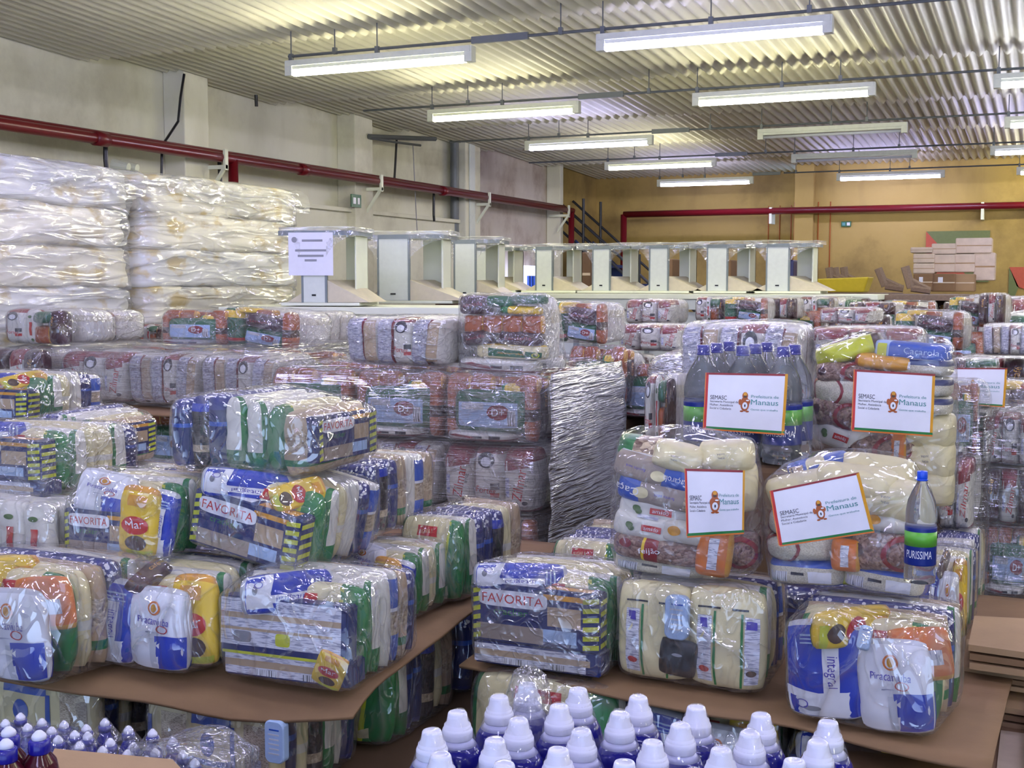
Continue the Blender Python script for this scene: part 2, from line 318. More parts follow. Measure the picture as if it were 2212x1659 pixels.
carton('crackers', 'cracker_box', .31, .165, .07, 'navy', [('f', 'pill', -.055, .045, .085, .024, 'white', 2), ('f', 't', 'FAVORITA', -.055, .045, .027, 0, 'red', .15, 3),
     ('f', 't', 'cracker', -.06, .005, .02, 0, 'green', 2), ('f', 'r', -.145, -.076, .02, -.03, 'taupe', 1), ('f', 'r', .03, -.02, .11, .035, 'tan', 1), ('f', 'r', .02, .055, .12, .07, 'gold', 1), ('f', 'r', .02, -.066, .10, -.03, 'sky', 1)] +
     [('f', 'q', [(.115, -.078+.026*i), (.153, -.072+.026*i), (.153, -.058+.026*i), (.115, -.064+.026*i)], 'lime', 2) for i in range(6)] +
     [('f', 'q', [(-.153, -.078+.026*i), (-.135, -.072+.026*i), (-.135, -.058+.026*i), (-.153, -.064+.026*i)], 'lime', 2) for i in range(6)] +
     [('t', 'r', -.14, -.02, .0, .02, 'white', 1), ('t', 'r', .02, -.02, .13, .02, 'gold', 1)] + [('s', 'r', -.03, -.07+.03*i, .03, -.056+.03*i, 'lime', 1) for i in range(5)])
carton('crackers_back', 'cracker_box', .31, .165, .07, 'navy', [('f', 'r', -.155, -.055, .14, .078, 'print', 1), ('f', 'r', -.155, .022, .14, .038, 'tan', 2), ('f', 'r', -.155, -.012, .12, -.004, 'tan', 2),
     ('f', 'r', -.02, .045, .05, .07, 'greyprint', 3), ('f', 'pill', -.10, -.03, .022, .016, 'grey', 3), ('f', 'pill', .0, -.03, .018, .018, 'lime', 3), ('f', 'r', .115, -.075, .15, -.056, 'lime', 2), ('f', 'r', -.15, -.08, .15, -.072, 'lime', 2)])
carton('crackers_flat', 'cracker_box', .31, .07, .165, 'navy', [('f', 'r', -.155, -.03, .12, .03, 'print', 1), ('f', 'r', -.155, -.008, .13, .012, 'tan', 2), ('f', 'r', -.08, -.03, -.02, -.012, 'barcode', 3), ('f', 'r', .04, -.03, .07, -.012, 'barcode', 3)])
# stretch-wrapped pallets
pack('zil_red', 'rice_pack', .125, .245, .2, 'offwhite', [('v', .62, 1, 'dkred'), ('v', -1, -.9, 'dkred')], [('q', [(-.8, .3), (.8, .45), (.8, .66), (-.8, .66)], 'dkred', 1), ('t', 'Zilmar', .25, -.1, .042, 80, 'red', 2, .12),
     ('t', 'arroz', .65, .0, .012, 80, 'ink', 2), ('r', -.7, -.5, -.45, .1, 'print_blue', 1), ('d', .55, -.65, .01, .008, 'ink', 2)], e=6, seed=16)
pack('zil_seal', 'rice_pack', .125, .245, .2, 'offwhite', [('v', .8, 1, 'dkred')], [('d', 0, .6, .035, .03, 'ink', 1), ('d', 0, .55, .022, .018, 'white', 2), ('t', 'Fortes', 0, -.35, .026, -5, 'red', 2, .08), ('r', -.9, -.9, -.75, .8, 'dkred', 1), ('r', .3, -.3, .8, -.1, 'ink', 1), ('r', .3, -.55, .8, -.4, 'red', 1)], e=6, seed=17)
pack('zil_strip', 'rice_pack', .07, .245, .2, 'offwhite', [], [('r', -.8, -.9, .8, .9, 'greyprint', 1), ('r', .8, -.93, .9, .93, 'dkred', 1)], e=6, seed=18)
pack('zil_tan', 'rice_pack', .06, .245, .2, 'offwhite', [], [('r', -.75, -.8, .75, .85, 'tan', 1), ('r', -.92, -.9, -.8, .9, 'dkred', 1), ('r', -.75, -.9, .3, -.8, 'ink', 1)], e=6, seed=19)
pack('zil_body', 'rice_pack', .36, .25, .2, 'offwhite', [('v', .3, .7, 'rice')], [], e=5, seed=20)
pack('tube', 'pasta_bundle', .29, .17, .11, 'sky', [('v', -1, -.7, 'dkgreen'), ('u', .8, 1, 'dkgreen'), ('u', -1, -.82, 'dkgreen'), ('v', .45, 1, 'dkgreen')], [('d', .3, .0, .045, .03, 'dkred', 1), ('t', 'D+', .3, .0, .03, 0, 'white', 2), ('r', -.7, .1, -.1, .4, 'silver', 1), ('r', .55, -.6, .75, .1, 'barcode', 2)], e=4, seed=21)
pack('orange_pk', 'biscuit_pack', .1, .085, .09, 'brownorange', [('u', .88, 1, 'gold')], [], e=6, seed=22, wr=.005, n=10)
pack('maroon_pk', 'coffee_pack', .17, .075, .12, 'maroon', [], [('t', 'sandella', 0, 0, .016, 3, 'dkred', 2, .1)], e=4, seed=23, wr=.01)
pack('yellow_pk', 'cornmeal_pack', .15, .06, .12, 'yellow', [('u', -1, -.5, 'green')], [], e=4, seed=24, wr=.008)
pack('green_pk', 'cornmeal_pack', .15, .06, .12, 'dkgreen', [], [], e=4, seed=25, wr=.008)
pack('oats', 'oat_pack', .27, .075, .14, 'cream', [('v', .8, 1, 'yellow')], [('q', [(-.55, -.55), (.9, -.7), (.9, .0), (-.55, .45)], 'dkgreen', 1), ('t', 'macarronesplena', .1, -.2, .01, -3, 'gold', 2, .1), ('d', .75, -.35, .013, .011, 'lime', 2, .7)], e=4, seed=26)
pack('flat_white', 'rice_pack', .3, .07, .2, 'offwhite', [('v', -1, -.5, 'dkred')], [('r', -.1, -.3, .2, .1, 'ink', 1), ('q', [(-.9, .1), (-.1, -.4), (0, -.1), (-.6, .4)], 'dkred', 1), ('r', .4, -.4, .7, .2, 'ink', 1)], e=4, seed=27)
pack('dark_pk', 'coffee_pack', .11, .24, .1, 'maroon', [('v', -.3, .3, 'darkbrown')], [('t', 'café', 0, .4, .03, 80, 'gold', 2)], e=6, seed=28)
pack('green_tall', 'cornmeal_pack', .11, .24, .1, 'dkgreen', [('v', .5, .9, 'yellow'), ('v', -.8, -.6, 'red')], [], e=6, seed=29)
pack('brown_side', 'biscuit_pack', .05, .25, .09, 'brownorange', [('v', -.3, .1, 'darkbrown')], [], e=7, seed=30, n=8)
# donation bags
pack('tanflour', 'flour_pack', .23, .095, .08, 'taupe', [('u', .15, .72, 'midblue'), ('v', .93, 1, 'white')], [('d', .05, -.1, .018, .016, 'cream', 1), ('t', 'Caçarola', .42, .0, .022, 180, 'white', 2, .062), ('t', 'farinha seca', -.45, .05, .01, 180, 'purple', 2, .05), ('r', .74, -.6, .95, .6, 'pasta', 1)], e=4, seed=31, wr=.006)
pack('tanflour2', 'flour_pack', .23, .095, .08, 'taupe', [('u', -1, -.45, 'midblue'), ('v', .93, 1, 'white')], [('d', -.4, -.1, .02, .018, 'cream', 1), ('t', 'Caça', -.72, .0, .024, 180, 'white', 2), ('t', 'farinha seca', .1, -.05, .01, 180, 'purple', 2, .05), ('r', .5, -.7, .9, .7, 'pasta', 1)], e=4, seed=32, wr=.006)
pack('creambag', 'sugar_pack', .15, .115, .09, 'cream', [], [('t', 'venc', .0, .25, .008, 0, 'grey', 2), ('t', 'lote', .0, .0, .008, 0, 'grey', 2)], e=3, seed=33, wr=.01)
pack('beanbag', 'bean_pack', .2, .085, .09, 'beans', [('u', -.25, .05, 'dkred'), ('u', -.3, -.24, 'yellow')], [('d', -.65, .3, .014, .014, 'dkred', 1), ('t', 'feijão', -.12, .0, .016, 10, 'white', 2)], e=4, seed=34, wr=.006)
pack('beanbag2', 'bean_pack', .17, .09, .09, 'beans', [], [('d', -.7, .2, .012, .016, 'maroon', 1), ('d', .5, .0, .05, .04, 'dkred', 1, .75)], e=3.5, seed=35, wr=.007)
pack('riceclear', 'rice_pack', .16, .09, .08, 'rice', [('u', -1, -.9, 'dkred')], [('d', -.5, 0, .05, .045, 'dkred', 1, .85)], e=3.5, seed=36, wr=.007)
pack('whitesoft', 'starch_pack', .14, .07, .07, 'offwhite', [], [('d', -.5, .2, .016, .014, 'gold', 1)], e=2.6, seed=37, wr=.008)
pack('amber', 'cornmeal_pack', .09, .13, .05, 'orange', [('u', .8, 1, 'gold')], [('r', -.2, -.6, .35, .7, 'print', 1)], e=3.5, seed=38, wr=.006)
pack('ricewhole', 'pasta_pack', .2, .08, .07, 'rice', [('v', .45, 1, 'midblue'), ('v', -1, -.8, 'midblue')], [('r', -.85, -.6, -.4, .1, 'barcode', 1), ('r', -.3, -.1, .05, .1, 'ink', 1), ('r', .15, -.6, .75, .2, 'white', 1)], e=4, seed=39, wr=.005)
pack('nutsgreen', 'snack_pack', .16, .1, .07, 'nuts', [('u', -1, -.4, 'green'), ('v', -1, -.7, 'midblue')], [], e=3.4, seed=40, wr=.008)
pack('lime_bag', 'cornmeal_pack', .19, .08, .09, 'lime', [('u', .8, 1, 'darkbrown')], [], e=3, seed=41, wr=.012)
pack('gold_bag', 'cornmeal_pack', .19, .05, .09, 'gold', [('u', -1, -.8, 'brownorange')], [], e=3.5, seed=42, wr=.006)
pack('oatclear', 'rice_pack', .17, .055, .09, 'rice', [('v', .2, .8, 'navy')], [('r', -.9, -.3, -.3, .5, 'barcode', 1)], e=5, seed=43, wr=.004)
pack('blue_box', 'pasta_pack', .2, .055, .08, 'midblue', [('u', -1, -.55, 'sky')], [('r', -.85, -.7, -.6, .7, 'lime', 1), ('t', 'Caçarola', .3, 0, .02, 0, 'sky', 2, .09)], e=6, seed=44, wr=.003)
pack('greycream', 'pasta_pack', .14, .26, .07, 'cream', [('v', -1, -.75, 'midblue'), ('v', .8, 1, 'midblue')], [('r', -.2, -.35, .75, .6, 'print_tan', 1), ('r', .1, -.3, .5, -.02, 'greyprint', 2), ('r', -.85, -.5, -.6, .5, 'midblue', 1)], e=5, seed=45)
pack('bluecream', 'pasta_pack', .12, .26, .07, 'midblue', [('v', -.2, .45, 'cream')], [('r', -.6, -.8, .6, -.3, 'tan', 1), ('r', -.5, -.7, .4, -.65, 'ink', 2), ('d', 0, .1, .02, .03, 'midblue', 1)], e=5, seed=46)
pack('darkbag', 'coffee_pack', .085, .1, .05, 'black', [], [('d', 0, .2, .012, .004, 'grey', 1)], e=3, seed=47, wr=.01)
pack('lblue_bag', 'rice_pack', .33, .25, .07, 'offwhite', [('v', .3, 1, 'cream')], [('r', -.8, -.9, -.3, .3, 'print', 1)], e=4, seed=48)
def soap_mesh():
    mb = MB(); pts = []
    for cx, cz, a0 in ((.011, .040, 0), (-.011, .040, 90), (-.011, -.040, 180), (.011, -.040, 270)):
        pts += [(cx+.018*math.cos(R(a0+15*i)), cz+.018*math.sin(R(a0+15*i))) for i in range(7)]
    n = len(pts); rings = [(.90, -.0125), (1, -.009), (1, .009), (.90, .0125)]
    vs = [(x*s, y, z*(1-(1-s)*.5)) for s, y in rings for x, z in pts]
    fs = [(j*n+i, j*n+(i+1) % n, (j+1)*n+(i+1) % n, (j+1)*n+i) for j in range(3) for i in range(n)]+[tuple(range(n)), tuple(range(3*n, 4*n))[::-1]]
    mb.add(vs, fs, 'sky')
    for i in range(6): mb.box(-.016+.003*(i % 2), .016, -.0135, -.0128, -.033+.013*i, -.029+.013*i, 'midblue' if i == 5 else 'silver')
    me = mesh('soap_bar', mb.v, mb.f, mb.mats, mb.m, False); PACKS['soap'] = ('soap_bar', me, (.058, .115, .025))
soap_mesh()

# ------------------------------------------------------------------ bale recipes: (packet, place, turn in degrees, scale)
def slabs(y0, y1, keys, w=.34, h=.255, x=0, dome=.0):
    n = len(keys); out = []
    for i, k in enumerate(keys):
        y = y0+(y1-y0)*(i+.5)/n; nm, me, d = PACKS[k]; t = (y1-y0)/n*1.35
        hh = h*(1-dome*abs((i+.5)/n-.4)**2)*random.uniform(.95, 1.0); ww = w*random.uniform(.95, 1.0)
        out.append((k, (x+random.uniform(-.004, .004), y, hh/2+.003), (0, random.uniform(-1.5, 1.5), 0), (ww/d[0], t/d[2], hh/d[1])))
    return out
S1 = ['slab_cream', 'slab_green', 'slab_red', 'bluepat', 'blueside', 'bluepat']
RECIPES = {
 'crackers_up': lambda: [('crackers', (-.005, -.165, .1), (0, 1, 0), (1.03, 1, 1.0)), ('milk_back', (-.05, -.14, .215), (-35, 90, 0), (.55, .8, 1)), ('yellow_pouch', (.09, -.12, .225), (-60, 60, 0), (.6, .7, .7))]+slabs(-.13, .21, ['rice_front', 'slab_green', 'slab_cream', 'slab_red', 'bluepat', 'blueside'], dome=.3),
 'crackers_print': lambda: [('crackers_back', (-.01, -.17, .135), (-4, 0, 0), (1.05, .8, .9)), ('milk_back', (-.02, -.15, .225), (-55, 90, 0), (.6, .7, 1.05)), ('crackers_flat', (0, -.16, .04), (0, 0, 0), (1.04, .5, .9)), ('yellow_pouch', (.11, -.20, .05), (0, 20, 0), (.6, .3, .4))]+slabs(-.13, .21, ['rice_front', 'slab_green', 'slab_red', 'blueside', 'slab_tan', 'bluepat'], dome=.35),
 'crackers_crush': lambda: [('crackers', (-.005, -.17, .14), (0, 0, 0), (1.05, .9, .95)), ('milk_back', (-.06, -.15, .235), (-25, 90, 0), (.45, .8, 1)), ('crackers_flat', (.0, -.165, .03), (0, 0, 0), (1.04, .5, .85))]+slabs(-.13, .21, ['rice_front', 'slab_green', 'slab_cream', 'slab_cream', 'slab_green', 'bluepat'], dome=.3),
 'milk_pair': lambda: [('milk_back', (-.085, -.175, .12), (-3, 6, 3), (1.0, .9, 1.0)), ('milk_front', (.062, -.185, .115), (-3, -1, -3), (.98, .9, .95)), ('yellow_pouch', (.135, -.15, .14), (-6, -4, 0), (.9, .9, 1.05)), ('dark_pk', (-.0, -.14, .235), (-60, 20, 0), (.5, .5, .5))]+slabs(-.13, .21, ['rice_front', 'slab_green', 'slab_cream', 'slab_green', 'bluepat', 'slab_tan'], dome=.3),
 'milk_tilt': lambda: [('milk_back', (-.082, -.175, .12), (-3, -4, 3), (1.05, .9, 1.0)), ('milk_front', (.075, -.18, .108), (-3, -7, -3), (1.0, .9, .92)), ('yellow_pouch', (-.03, -.15, .225), (-60, 90, 0), (.7, .9, 1.1)), ('amber', (.12, -.14, .18), (-6, 80, 0), (1.4, .9, 1.05)), ('soap', (.01, -.205, .215), (-30, 5, 0), (.5, .6, .5))]+slabs(-.13, .21, ['rice_front', 'slab_cream', 'slab_tan', 'bluepat', 'slab_green', 'slab_tan'], dome=.2),
 'milk_box': lambda: [('crackers', (-.04, -.155, .075), (0, 1, 0), (.82, .9, .92)), ('milk_front', (-.05, -.15, .205), (-12, 8, 0), (1.15, .7, .62)), ('yellow_pouch', (.085, -.185, .13), (0, 6, 0), (.95, .8, 1.0)), ('milk_back', (.14, -.16, .12), (0, 10, 0), (.5, .8, .95))]+slabs(-.12, .21, ['rice_front', 'slab_green', 'slab_cream', 'slab_green', 'slab_cream', 'slab_tan'], dome=.5),
 'back_panels': lambda: [('rice_back', (-.09, -.16, .132), (-2, 0, 0), (.98, 1.1, 1)), ('rice_back', (.09, -.16, .135), (-2, 0, 0), (1.0, 1.1, 1.02)), ('soap', (-.022, -.212, .185), (-4, 0, 0), (1, 1, 1)), ('darkbag', (-.022, -.2, .075), (0, 5, 0), (1.1, .8, 1.0))]+slabs(-.11, .21, ['slab_cream', 'slab_green', 'slab_cream', 'bluepat', 'blueside', 'slab_tan'], dome=.3),
 'slabs_blue': lambda: slabs(-.21, .21, ['bluepat', 'bluebeans', 'bluepat', 'slab_tan', 'slab_red', 'blueside', 'slab_tan'], dome=.2),
 'slabs_mixed': lambda: slabs(-.23, .19, ['bluepat', 'bluebeans', 'bluepat', 'slab_green', 'slab_green', 'rice_front', 'slab_tan'], dome=.5)+[('crackers', (0, .2, .12), (0, 0, 180), (.9, .8, .9))],
 'slabs_light': lambda: slabs(-.21, .21, ['milk_back', 'slab_red', 'bluepat', 'bluepat', 'slab_green', 'slab_cream', 'slab_tan'], dome=.3),
 'starch_face': lambda: [('redtag_tall', (-.14+.07*i, -.18, .13), (0, 0, 0), (1.05, 1, 1)) for i in range(5)]+slabs(-.15, .21, ['slab_red', 'blueside', 'slab_tan', 'slab_red', 'slab_tan', 'slab_cream']),
 'rice_face': lambda: [('rice_front', (0, -.18, .13), (-3, 0, 0), (1.05, 1.2, 1.0))]+slabs(-.14, .21, ['slab_green', 'bluepat', 'bluepat', 'bluebeans', 'slab_cream', 'slab_tan']),
 'pasta_face': lambda: [('greycream', (-.11, -.18, .13), (0, 0, 0), (.95, 1, 1)), ('bluecream', (.0, -.18, .13), (0, 0, 0), (.95, 1, 1)), ('greycream', (.11, -.18, .13), (0, 0, 0), (.9, 1, 1))]+slabs(-.14, .21, ['floralslab' if False else 'bluepat', 'slab_cream', 'bluebeans', 'slab_green', 'slab_red', 'bluepat']),
 'zil_face': lambda: [('zil_red', (-.12, -.1, .125), (0, 0, 0), (.95, 1, 1)), ('zil_seal', (0, -.1, .125), (0, 0, 0), (.95, 1, 1)), ('zil_red', (.12, -.1, .125), (0, 0, 0), (.95, 1, 1)), ('zil_body', (0, .1, .125), (0, 0, 0), (1, 1, 1))],
 'zil_back': lambda: [('zil_strip', (-.15, -.1, .125), (0, -3, 0), (.95, 1, 1)), ('zil_tan', (-.09, -.1, .125), (0, -2, 0), (.95, 1, 1)), ('zil_strip', (-.035, -.1, .125), (0, 0, 0), (.9, 1, 1)), ('zil_seal', (.035, -.1, .125), (0, 0, 0), (.65, 1, 1)), ('zil_strip', (.1, -.1, .125), (0, 3, 0), (.9, 1, 1)), ('zil_tan', (.15, -.1, .125), (0, 4, 0), (.85, 1, .95)), ('zil_body', (0, .1, .125), (0, 0, 0), (1, 1, 1))],
 'tube_face': lambda: [('tube', (0, -.16, .122), (0, 0, 0), (1.06, 1, 1.08)), ('flat_white', (-.04, -.14, .02), (0, 0, 0), (.95, 1, .6)), ('brown_side', (.165, -.15, .125), (0, 0, 0), (.9, 1, 1)), ('brown_side', (-.165, -.15, .125), (0, 0, 0), (.8, 1, 1)), ('dark_pk', (.12, -.02, .12), (0, 0, 90), (1, 1, 1)), ('yellow_pk', (.08, -.13, .215), (0, 0, 0), (.6, .8, .8)), ('zil_body', (0, .1, .12), (0, 0, 0), (1, 1, .96))]+[('orange_pk', (-.14+.095*i, -.05+.0*i, .235), (90, 0, 0), (.95, .55, .6)) for i in range(4)]+[('orange_pk', (-.14+.095*i, -.14, .235), (90, 0, 0), (.95, .9, .6)) for i in (0, 1, 3)],
 'green_mix': lambda: [('green_tall', (-.13, -.15, .125), (0, 0, 0), (.9, 1, 1)), ('maroon_pk', (.03, -.15, .17), (0, 10, 0), (1.1, 1, 1.3)), ('tube', (.03, -.14, .07), (0, 8, 0), (.75, 1, .7)), ('brown_side', (.15, -.15, .12), (0, 0, 0), (1, 1, 1)), ('zil_body', (0, .09, .12), (0, 0, 0), (1, 1.1, .98)), ('orange_pk', (.0, -.12, .225), (0, 0, 0), (1.2, 1, .5)), ('yellow_pk', (-.08, -.13, .235), (0, 0, 0), (.9, 1, .6))],
 'dark_mix': lambda: [('dark_pk', (-.12, -.15, .125), (0, 0, 0), (1.1, 1, 1)), ('zil_red', (.0, -.13, .125), (0, 0, 0), (.9, .6, .98)), ('dark_pk', (.12, -.15, .125), (0, 0, 0), (1.1, 1, 1)), ('zil_body', (0, .09, .12), (0, 0, 0), (1, 1.1, .98))],
 'orange_upright': lambda: [('flat_white', (-.02, -.11, .036), (0, 2, 0), (1.12, 1, 1.0)), ('flat_white', (.03, .07, .036), (0, 0, 0), (1.1, 1, 1.0)), ('oats', (.03, -.11, .105), (0, 1, 0), (1.1, 1.1, 1)), ('maroon_pk', (-.11, -.12, .17), (0, -8, 0), (.8, 1, 1)), ('maroon_pk', (.07, -.12, .168), (0, 4, 0), (1.1, 1, 1)),
     ('maroon_pk', (-.12, -.12, .33), (0, 0, 0), (.8, 1, 1.3)), ('green_pk', (-.02, -.11, .345), (0, 3, 0), (.9, 1, 1)), ('green_pk', (.1, -.11, .355), (0, 0, 0), (1, 1, .8)), ('yellow_pk', (.07, -.12, .305), (0, 2, 0), (1.15, 1, .7)), ('zil_body', (0, .07, .19), (0, 0, 0), (.95, 1, 1.45))]+[('orange_pk', (-.125+.082*i, -.12, .235), (0, 0, 0), (.85, 1.1, 1.05)) for i in range(4)],
 'red_mix': lambda: [('zil_seal', (-.11, -.12, .125), (0, 0, 0), (1, .9, 1)), ('redtag_tall', (-.02, -.15, .125), (0, 0, 0), (1, 1, 1)), ('orange_pk', (.06, -.15, .07), (0, 0, 0), (1, 1, 1.5)), ('green_pk', (.08, -.15, .19), (0, 0, 0), (1, 1, 1.4)), ('dark_pk', (.15, -.15, .12), (0, 0, 0), (.6, 1, 1)), ('zil_body', (0, .09, .12), (0, 0, 0), (1, 1.1, .98))],
 'bag_flour': lambda: [('ricewhole', (-.06, -.03, .035), (0, 4, 0), (1.2, 1, .8)), ('beanbag', (-.05, -.05, .09), (0, 5, 0), (1.25, 1, 1)), ('amber', (.1, -.085, .10), (0, 5, 0), (1, 1, 1.1)), ('beanbag2', (.12, -.0, .09), (0, 0, 0), (.8, 1.2, 1.2)), ('redtag', (-.08, -.05, .155), (0, 9, 0), (1.0, 1, 1)), ('whitesoft', (.04, -.07, .15), (0, 6, 0), (1.1, 1, 1)), ('redtag', (-.06, -.04, .205), (0, 8, 0), (1.1, 1, 1)), ('whitesoft', (.08, -.02, .21), (0, 0, 0), (1, 1, 1)),
     ('tanflour2', (-.04, -.05, .262), (0, 10, 0), (1.1, 1, .95)), ('tanflour', (-.05, -.05, .325), (0, 14, 0), (1.1, 1, .95)), ('creambag', (.11, -.02, .29), (0, 0, 0), (1, 1.2, 1.4)), ('nutsgreen', (-.09, -.02, .385), (0, 8, 0), (1.1, 1.2, .75)), ('creambag', (.0, -.06, .375), (0, 14, 0), (.9, 1, .75)), ('creambag', (.115, -.04, .385), (0, -5, 0), (.9, 1.1, .8))],
 'bag_beans': lambda: [('ricewhole', (-.09, -.05, .04), (0, -3, 0), (.95, 1, 1)), ('ricewhole', (.1, -.05, .045), (0, 4, 0), (.95, 1, 1)), ('lime_bag', (.0, -.02, .035), (0, 0, 0), (.5, .8, .8)), ('riceclear', (-.105, -.05, .11), (0, -5, 0), (1.1, 1, .9)), ('amber', (.02, -.09, .11), (0, 0, 0), (.8, .7, .7)), ('beanbag2', (.115, -.06, .125), (0, -4, 0), (1.05, 1, 1.2)), ('riceclear', (-.11, -.05, .175), (0, 8, 0), (1, 1, 1)),
     ('whitesoft', (.12, -.05, .205), (0, 5, 0), (1.1, 1, .9)), ('creambag', (-.1, -.05, .265), (0, -18, 0), (1.25, 1, 1.05)), ('creambag', (.11, -.05, .27), (0, 12, 0), (1.1, 1, 1.0)), ('creambag', (.03, -.06, .31), (0, 5, 0), (1.3, 1, .8)), ('bluecream', (-.09, 0, .33), (0, 70, 0), (.5, 1, .6)), ('rice_back', (.05, .0, .26), (0, 4, 0), (1, .8, .9))],
 'bag_tall': lambda: [('redtag', (-.12, -.05, .19), (0, 20, 0), (.9, 1, 1)), ('riceclear', (.0, -.05, .05), (0, 0, 0), (1.6, 1, 1.2)), ('beanbag2', (.0, -.05, .15), (0, -12, 0), (1.3, 1, 1.1)), ('creambag', (.14, -.04, .04), (0, 0, 0), (1, 1, 1)), ('creambag', (.14, -.04, .13), (0, 0, 0), (1, 1, 1.1)), ('creambag', (.14, -.04, .22), (0, 0, 0), (1, 1, 1.0)), ('amber', (.06, -.07, .14), (0, 0, 0), (.6, 1, 1.1)), ('beanbag2', (-.12, -.05, .26), (0, 6, 0), (1.05, 1, 1.1)), ('riceclear', (-.11, -.05, .335), (0, 0, 0), (1.1, 1, 1.1)),
     ('beanbag2', (-.1, -.05, .395), (0, -4, 0), (1.1, 1, .8)), ('riceclear', (.05, .0, .32), (0, 0, 0), (1.4, 1, 2.2)), ('oatclear', (.12, -.05, .30), (0, 0, 0), (1, 1, 1.1)), ('oatclear', (.12, -.05, .36), (0, 1, 0), (1, 1, 1.1)), ('oatclear', (.12, -.05, .42), (0, 2, 0), (1, 1, 1.0)), ('gold_bag', (.02, -.06, .43), (0, 5, 0), (1, 1, 1)), ('blue_box', (.09, -.05, .465), (0, 4, 0), (1.1, 1, 1)), ('lime_bag', (-.1, -.04, .46), (0, -18, 0), (1.1, 1, .9))],
}
LOOK = dict(crackers_up='plastic bale with a navy cracker box across its front', crackers_print='plastic bale showing the printed back of a cracker box', crackers_crush='plastic bale with crumpled film over a navy cracker box',
  milk_pair='plastic bale with a blue and a white milk pouch in front', milk_tilt='large plastic bale with a blue and a white milk pouch', milk_box='plastic bale of white milk pouch, yellow pouch and navy box', back_panels='plastic bale of cream rice packs with green lines and a soap bar',
  slabs_blue='plastic bale of upright blue pasta packs', slabs_mixed='plastic bale of blue pasta and green rice packs on edge', slabs_light='plastic bale of blue, white and green packs on edge', starch_face='plastic bale of white packs with red tags',
  rice_face='plastic bale with a cream and green rice pack in front', pasta_face='plastic bale of cream and blue pasta packs', zil_face='bale of white rice packs with dark red tops', zil_back='bale of rice packs showing grey printed strips',
  tube_face='bale with a silver and green bundle under orange packs', green_mix='bale of green, brown and yellow packs', dark_mix='bale of dark maroon coffee packs and a white pack', orange_upright='upright bale of orange, maroon and green packs', red_mix='bale of red, white and orange packs')

def hull_film(items, name, m, pad=.009, vox=.013, extra=(), amp=.0035, fold=0):
    bm = bmesh.new()
    for k, loc, rot, sc in items:
        me = PACKS[k][1]; X = Matrix.LocRotScale(Vector(loc), Euler([R(a) for a in rot]), Vector(sc))
        vs = me.vertices; st = max(1, len(vs)//400)
        for i in range(0, len(vs), st): bm.verts.new(X @ vs[i].co)
    for p in extra: bm.verts.new(p)
    r = bmesh.ops.convex_hull(bm, input=bm.verts[:])
    bmesh.ops.delete(bm, geom=[v for v in bm.verts if not v.link_faces], context='VERTS')
    bmesh.ops.recalc_face_normals(bm, faces=bm.faces[:])
    me = bpy.data.meshes.new('h'); bm.to_mesh(me); bm.free()
    o = bpy.data.objects.new('h', me); C.objects.link(o); md = o.modifiers.new('r', 'REMESH'); md.mode = 'VOXEL'; md.voxel_size = vox
    dg = bpy.context.evaluated_depsgraph_get(); me2 = bpy.data.meshes.new_from_object(o.evaluated_get(dg)); bpy.data.objects.remove(o); bpy.data.meshes.remove(me)
    bm = bmesh.new(); bm.from_mesh(me2)
    for _ in range(2): bmesh.ops.smooth_vert(bm, verts=bm.verts[:], factor=.5, use_axis_x=True, use_axis_y=True, use_axis_z=True)
    bm.normal_update()
    for v in bm.verts:
        p = v.co; d = pad + amp*noise.noise(p*14) + amp*.8*noise.noise(Vector((p.x*40+p.z*25, p.y*30, p.z*12)))
        v.co = p+v.normal*d
        if v.co.z < 0: v.co.z = 0
    bm.to_mesh(me2); bm.free(); me2.name = name; me2.materials.clear(); me2.materials.append(G[m])
    me2.polygons.foreach_set('use_smooth', [True]*len(me2.polygons)); return me2
PROTO = {}
EXTRA = {'bag_flour': [(-.14, .0, .45), (.0, .0, .46), (-.16, -.05, .02), (.17, -.02, .43), (.17, 0, .02), (.17, .07, .3), (-.15, .07, .3)],
         'bag_beans': [(-.1, .0, .37), (.08, .0, .385), (-.17, 0, .02), (.19, 0, .02)], 'bag_tall': [(-.05, .0, .53), (-.13, .0, .5), (.17, 0, .5), (.19, 0, .02), (-.19, 0, .02)]}
def proto(kind):
    if kind not in PROTO:
        items = RECIPES[kind]()
        fm = 'bag' if kind.startswith('bag') else ('shrink_dense' if kind in ('crackers_crush', 'orange_upright', 'green_mix', 'zil_back', 'tube_face', 'zil_face') else 'shrink')
        me = hull_film(items, 'plastic_film', fm, extra=EXTRA.get(kind, ()), vox=.013 if not kind.startswith('zil') else .016)
        xs = [v.co for v in me.vertices]; cx = (max(v.x for v in xs)+min(v.x for v in xs))/2; cy = (max(v.y for v in xs)+min(v.y for v in xs))/2
        me.transform(Matrix.Translation((-cx, -cy, 0))); items = [(k, (l[0]-cx, l[1]-cy, l[2]), r, s) for k, l, r, s in items]; xs = [v.co for v in me.vertices]
        dims = (max(v.x for v in xs)-min(v.x for v in xs), max(v.y for v in xs)-min(v.y for v in xs), max(v.z for v in xs))
        PROTO[kind] = (items, me, dims)
    return PROTO[kind]
def bale(kind, loc, rz, dims, label, group, lite=False, roll=0, name='food_bale', cat='bale', pitch=0):
    items, fme, d = proto(kind)
    s = (dims[0]/d[0], dims[1]/d[1], dims[2]/d[2])
    t = thing(name, label, cat, loc, group=group, rot=(pitch, roll, rz)); t.scale = s
    for k, l, r, sc in items:
        if lite and l[1] > .15: continue
        link(PACKS[k][0], PACKS[k][1], t, l, [R(a) for a in r], sc)
    link('plastic_film', fme, t)
    return t
